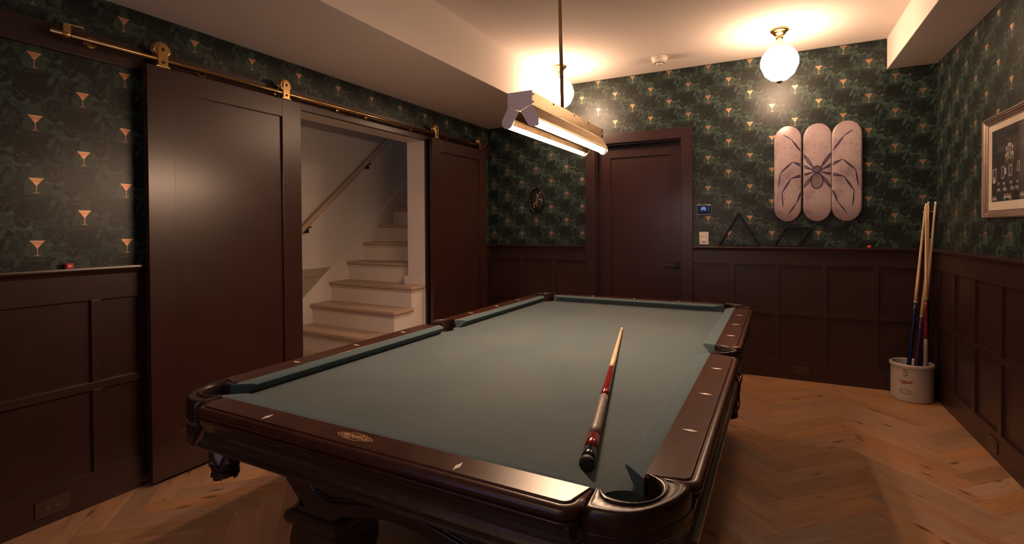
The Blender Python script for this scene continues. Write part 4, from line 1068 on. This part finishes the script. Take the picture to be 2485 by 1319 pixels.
for rx, rz, g, wd_ in ((.20, .10, 2, .0045), (.16, .075, 1, .004), (.10, .04, 2, .003)):
    run = []
    for k in range(74):
        q = (U(.42)+rx*math.cos(2*PI*k/36+PI/2), V(.90)+rz*math.sin(2*PI*k/36+PI/2)) if k < 73 else None
        if q and q[1] < pz1-.005: run.append(q); continue
        if len(run) > 20:
            vs, fs = ribbon(run[:37], wd_); prn.add([FR(x, .0085, y) for x, y in vs], fs, g); break
        run = []
for k in range(16):
    a = 2*PI*k/16; ro_ = min(1.0, (pz1-.006-V(.90))/max(1e-4, .095*math.sin(a))) if math.sin(a) > 0 else 1.0
    vs, fs = ribbon([(U(.42)+.10*ro_*math.cos(a), V(.90)+.04*ro_*math.sin(a)), (U(.42)+.19*ro_*math.cos(a), V(.90)+.095*ro_*math.sin(a))], .0022); prn.add([FR(x, .0085, y) for x, y in vs], fs, 2)
for k in range(6):
    vs, fs = ribbon([(U(.12), V(.735-.012*k)), (U(.62), V(.755-.012*k))], .0022); prn.add([FR(x, .0085, y) for x, y in vs], fs, 2)
for cxf in (.36, .72):                                         # chandeliers
    vs, fs = ribbon([(U(cxf), V(.86)), (U(cxf), V(.60))], .003); prn.add([FR(x, .0086, y) for x, y in vs], fs, 3)
    for k, (dx, dz) in enumerate(((-.036, .03), (-.012, .045), (.012, .045), (.036, .03), (-.044, -.006), (-.02, .0), (.02, .0), (.044, -.006))):
        x, z = U(cxf)+dx, V(.60)+dz; pr([(x-.006, z), (x+.006, z), (x+.009, z+.020), (x-.009, z+.020)], 4, .0087)
        vs, fs = ribbon([(x, z), (U(cxf), V(.55))], .002); prn.add([FR(a_, .0086, b_) for a_, b_ in vs], fs, 3)
        for j in range(3):
            vs, fs = ribbon([(x+.004*j-.004, z-.004), (x+.004*j-.004, z-.022-.006*j)], .0016); prn.add([FR(a_, .0087, b_) for a_, b_ in vs], fs, 4)
for f0, f1, z0, z1 in ((.02, .10, .27, .47), (.20, .27, .30, .48), (.345, .41, .32, .48), (.50, .55, .36, .50), (.63, .68, .36, .50), (.80, .86, .34, .5)):   # mirrors
    pr([(U(f0), V(z0)), (U(f1), V(z0+.01)), (U(f1), V(z1)), (U(f0), V(z1-.01))], 3, .0086)
    pr([(U(f0+.014), V(z0+.02)), (U(f1-.014), V(z0+.025)), (U(f1-.014), V(z1-.02)), (U(f0+.014), V(z1-.025))], 1, .0088)
random.seed(3)
for row, (zf, sz) in enumerate(((.24, .010), (.15, .014), (.04, .020))):      # tables with folded napkins
    for k in range(9):
        if random.random() < .35: continue
        x = U(.04+.115*k+random.uniform(-.03, .03)); z = V(zf+random.uniform(-.012, .012))
        vs = [(x+sz*2.3*math.cos(2*PI*j/12), max(pz0+.001, z-.004+sz*.45*math.sin(2*PI*j/12))) for j in range(12)]
        pr([(min(px1-.002, max(px0+.002, a_)), b_) for a_, b_ in vs], 2, .0086)
        for dx in (-sz, 0, sz):
            hN = sz*random.uniform(.9, 1.3); P = [(x+dx-sz*.46, z), (x+dx+sz*.46, z), (x+dx+sz*.08, z+hN)]
            if min(p[0] for p in P) > px0 and max(p[0] for p in P) < px1: pr(P, 4, .0090)
for f, z, h in ((.285, .36, .07), (.055, .26, .05), (.9, .3, .06)): pr([(U(f)-.012, V(z)), (U(f)+.012, V(z)), (U(f)+.007, V(z)+.035), (U(f)-.007, V(z)+.035)], 4, .0089)
prn.build('printed_scene', ['g0', 'g1', 'g2', 'g3', 'g4'], pf, fixn=False)
gp = MB(); gp.add([FR(Y0+.042, .0112, Z0+.042), FR(Y1-.042, .0112, Z0+.042), FR(Y1-.042, .0112, Z1-.042), FR(Y0+.042, .0112, Z1-.042)], [(0, 1, 2, 3)]); gp.build('glass', ['glass'], pf)

# ------------------------------------------------------------------ lights on the ceiling
def globe_light(label, x, y, gm='globe'):
    t = thing('globe_light', label, 'ceiling light', (x, y, 2.40), group='globe ceiling lights')
    c = (x, y, 0)
    b = MB(); b.lathe([(.062, 2.7995), (.066, 2.795), (.064, 2.788), (.055, 2.780), (.048, 2.776), (.044, 2.766), (.034, 2.758), (.026, 2.752), (.024, 2.745), (.027, 2.742), (.027, 2.735), (.023, 2.732), (.022, 2.722), (.0, 2.722)], 32, c=c); b.build('canopy', ['brass'], t)
    b = MB(); b.lathe([(.022, 2.724), (.024, 2.712), (.032, 2.697), (.048, 2.680), (.058, 2.670), (.060, 2.664), (.0, 2.664)], 32, c=c); b.build('neck', ['neck'], t)
    b = MB(); b.lathe([(.0, 2.666), (.056, 2.665), (.086, 2.654), (.118, 2.612), (.1295, 2.574), (.1295, 2.530), (.098, 2.458), (.060, 2.426), (.022, 2.412), (0, 2.410)], 12, c=c, smooth=False); b.build('globe', [gm], t)
    b = MB(); b.lathe([(.0, 2.4145), (.024, 2.4125), (.020, 2.405), (.010, 2.397), (.004, 2.392), (.0, 2.389)], 20, c=c); b.build('finial', ['brass'], t)
globe_light('white faceted globe ceiling light above the skateboards', .972, 2.02)
globe_light('white globe ceiling light behind the brass pendant rod', -.815, 2.03)
globe_light('extra globe light added outside the view as warm fill', .10, -3.25, 'globe_fill')  # added behind the camera to warm the ceiling and near side
# smoke detector
sd = thing('smoke_detector', 'small white smoke detector on the ceiling', 'smoke detector', (.046, 2.225, 2.76))
b = MB(); b.lathe([(.070, 2.7995), (.071, 2.790), (.068, 2.786)], 36, c=(.046, 2.225, 0)); b.build('base', ['plastic_white'], sd)
b = MB(); b.lathe([(.068, 2.788), (.066, 2.775), (.056, 2.758), (.044, 2.752), (.043, 2.749)], 36, c=(.046, 2.225, 0)); b.build('housing', ['plastic_white'], sd)
b = MB(); b.lathe([(.043, 2.7515), (.043, 2.7475), (.030, 2.7465)], 36, c=(.046, 2.225, 0)); b.build('sensor_slot', ['black'], sd)
b = MB(); b.lathe([(.034, 2.7475), (.033, 2.740), (.026, 2.735), (.0, 2.734)], 30, c=(.046, 2.225, 0)); b.build('cap', ['plastic_white'], sd)

# pendant over the table: brass channel with two lit tubes
pd = thing('table_pendant', 'long brass pendant with two lit tubes hanging over pool table', 'pendant light', (.004, 0, 1.79), -.022)
PT = lambda x, y, z: tuple(ROOT[pd.name] @ Vector((x, y, z-1.79)))
HL = .452
b = MB(); b.tube([PT(0, 0, 1.86), PT(-.020, 0, 2.80)], .0088, 14); b.build('rod', ['rod_brass'], pd)
b = MB(); b.lathe([(.055, 2.7995), (.055, 2.79), (.02, 2.775), (.011, 2.77)], 28, T=lambda x, y, z: PT(x-.02, y, z)); b.build('canopy', ['aged'], pd)
b = MB(); b.lathe([(.017, 1.8642), (.017, 1.868), (.011, 1.872), (.0105, 1.885)], 20, T=lambda x, y, z: PT(x, y, z)); b.build('rod_collar', ['aged'], pd)
sec = [(-.054, 1.812), (-.054, 1.864), (.054, 1.864), (.054, 1.812), (0, 1.789)]
b = MB(); b.prism(sec, -HL, HL, lambda p, q, r: PT(p, r, q)); b.build('housing', ['aged'], pd, bevel=.0012)
sec2 = [(-.0565, 1.811), (-.0565, 1.8665), (.0565, 1.8665), (.0565, 1.811), (0, 1.7865)]
for s_ in (-1, 1):
    b = MB(); b.prism(sec2, s_*HL, s_*(HL+.004), lambda p, q, r: PT(p, r, q)); b.build('end_plate', ['steel'], pd, bevel=.0008)
    for sx_ in (-1, 1):
        ax, az, tx, tz = .058, 1.746, .0285, 1.7985
        fin = [(sx_*.0035, 1.787), (sx_*.0545, 1.8095)]
        # capsule end below
        d = Vector((ax-tx, az-tz)).normalized(); n2 = Vector((-d.y, d.x)); a0 = math.atan2(n2.y, n2.x)
        capsule = [(sx_*(ax+.0265*math.cos(a0-PI*k/12)), az+.0265*math.sin(a0-PI*k/12)) for k in range(13)]
        P = [fin[1]]+capsule+[fin[0]]
        b = MB(); b.prism(P, s_*(HL-.002), s_*(HL+.003), lambda p, q, r: PT(p, r, q)); b.build('end_fin', ['steel'], pd, bevel=.0008)
    for zz in (1.853, 1.823):
        for sx_ in (-1, 1):
            b = MB(); b.lathe([(.0042, 0), (.0040, .0016), (.002, .0028)], 10, T=lambda x, y, z, zz=zz, sx_=sx_: PT(sx_*(.0541+z), s_*(HL-.012)+x, zz+y)); b.build('screw', ['aged'], pd)
for yy in (-.25, .0, .20):
    for sx_ in (-1, 1):
        b = MB(); b.lathe([(.0042, 0), (.0040, .0016), (.002, .0028)], 10, T=lambda x, y, z, yy=yy, sx_=sx_: PT(sx_*(.0541+z), yy+.02+x, 1.856+y)); b.build('screw', ['aged'], pd)
for sx_ in (-1, 1):
    # channel round each tube: the two sides leave the housing and wrap the lamp, open along the bottom
    ax, az = .058, 1.746; d = Vector((ax-.0285, az-1.7985)).normalized(); ad = math.degrees(math.atan2(d.y, d.x)); rc = .0250
    for start, a0, a1 in (((.0530, 1.8100), ad+90, ad+58), ((.0042, 1.7870), ad-90, ad-88)):
        line = [start]+arc(ax, az, rc, a0, a1, 6)
        L_, R_ = [], []
        for k, q in enumerate(line):
            t = (Vector(line[min(k+1, len(line)-1)])-Vector(line[max(k-1, 0)])).normalized(); n2 = Vector((-t.y, t.x))*.0007
            L_.append((sx_*(q[0]+n2.x), q[1]+n2.y)); R_.append((sx_*(q[0]-n2.x), q[1]-n2.y))
        b = MB(); b.prism(L_+R_[::-1], -HL+.002, HL-.002, lambda p, q, r: PT(p, r, q)); b.build('reflector', ['aged'], pd)
    tx_, tz_ = ax+d.x*.0085, az+d.y*.0085
    b = MB(); b.lathe([(.0150, -HL+.018), (.0150, HL-.018)], 16, T=lambda x, y, z, sx_=sx_: PT(sx_*tx_+x, z, tz_+y)); b.build('tube', ['tube'], pd)
    for s_ in (-1, 1):
        b = MB(); b.lathe([(.0155, s_*(HL-.019)), (.0155, s_*(HL-.004)), (.010, s_*(HL-.003))], 16, T=lambda x, y, z, sx_=sx_: PT(sx_*tx_+x, z, tz_+y)); b.build('socket', ['aged'], pd)
print('OBJECTS', len(bpy.data.objects), 'TRIS', sum(len(o.data.polygons) for o in bpy.data.objects if o.type == 'MESH'))
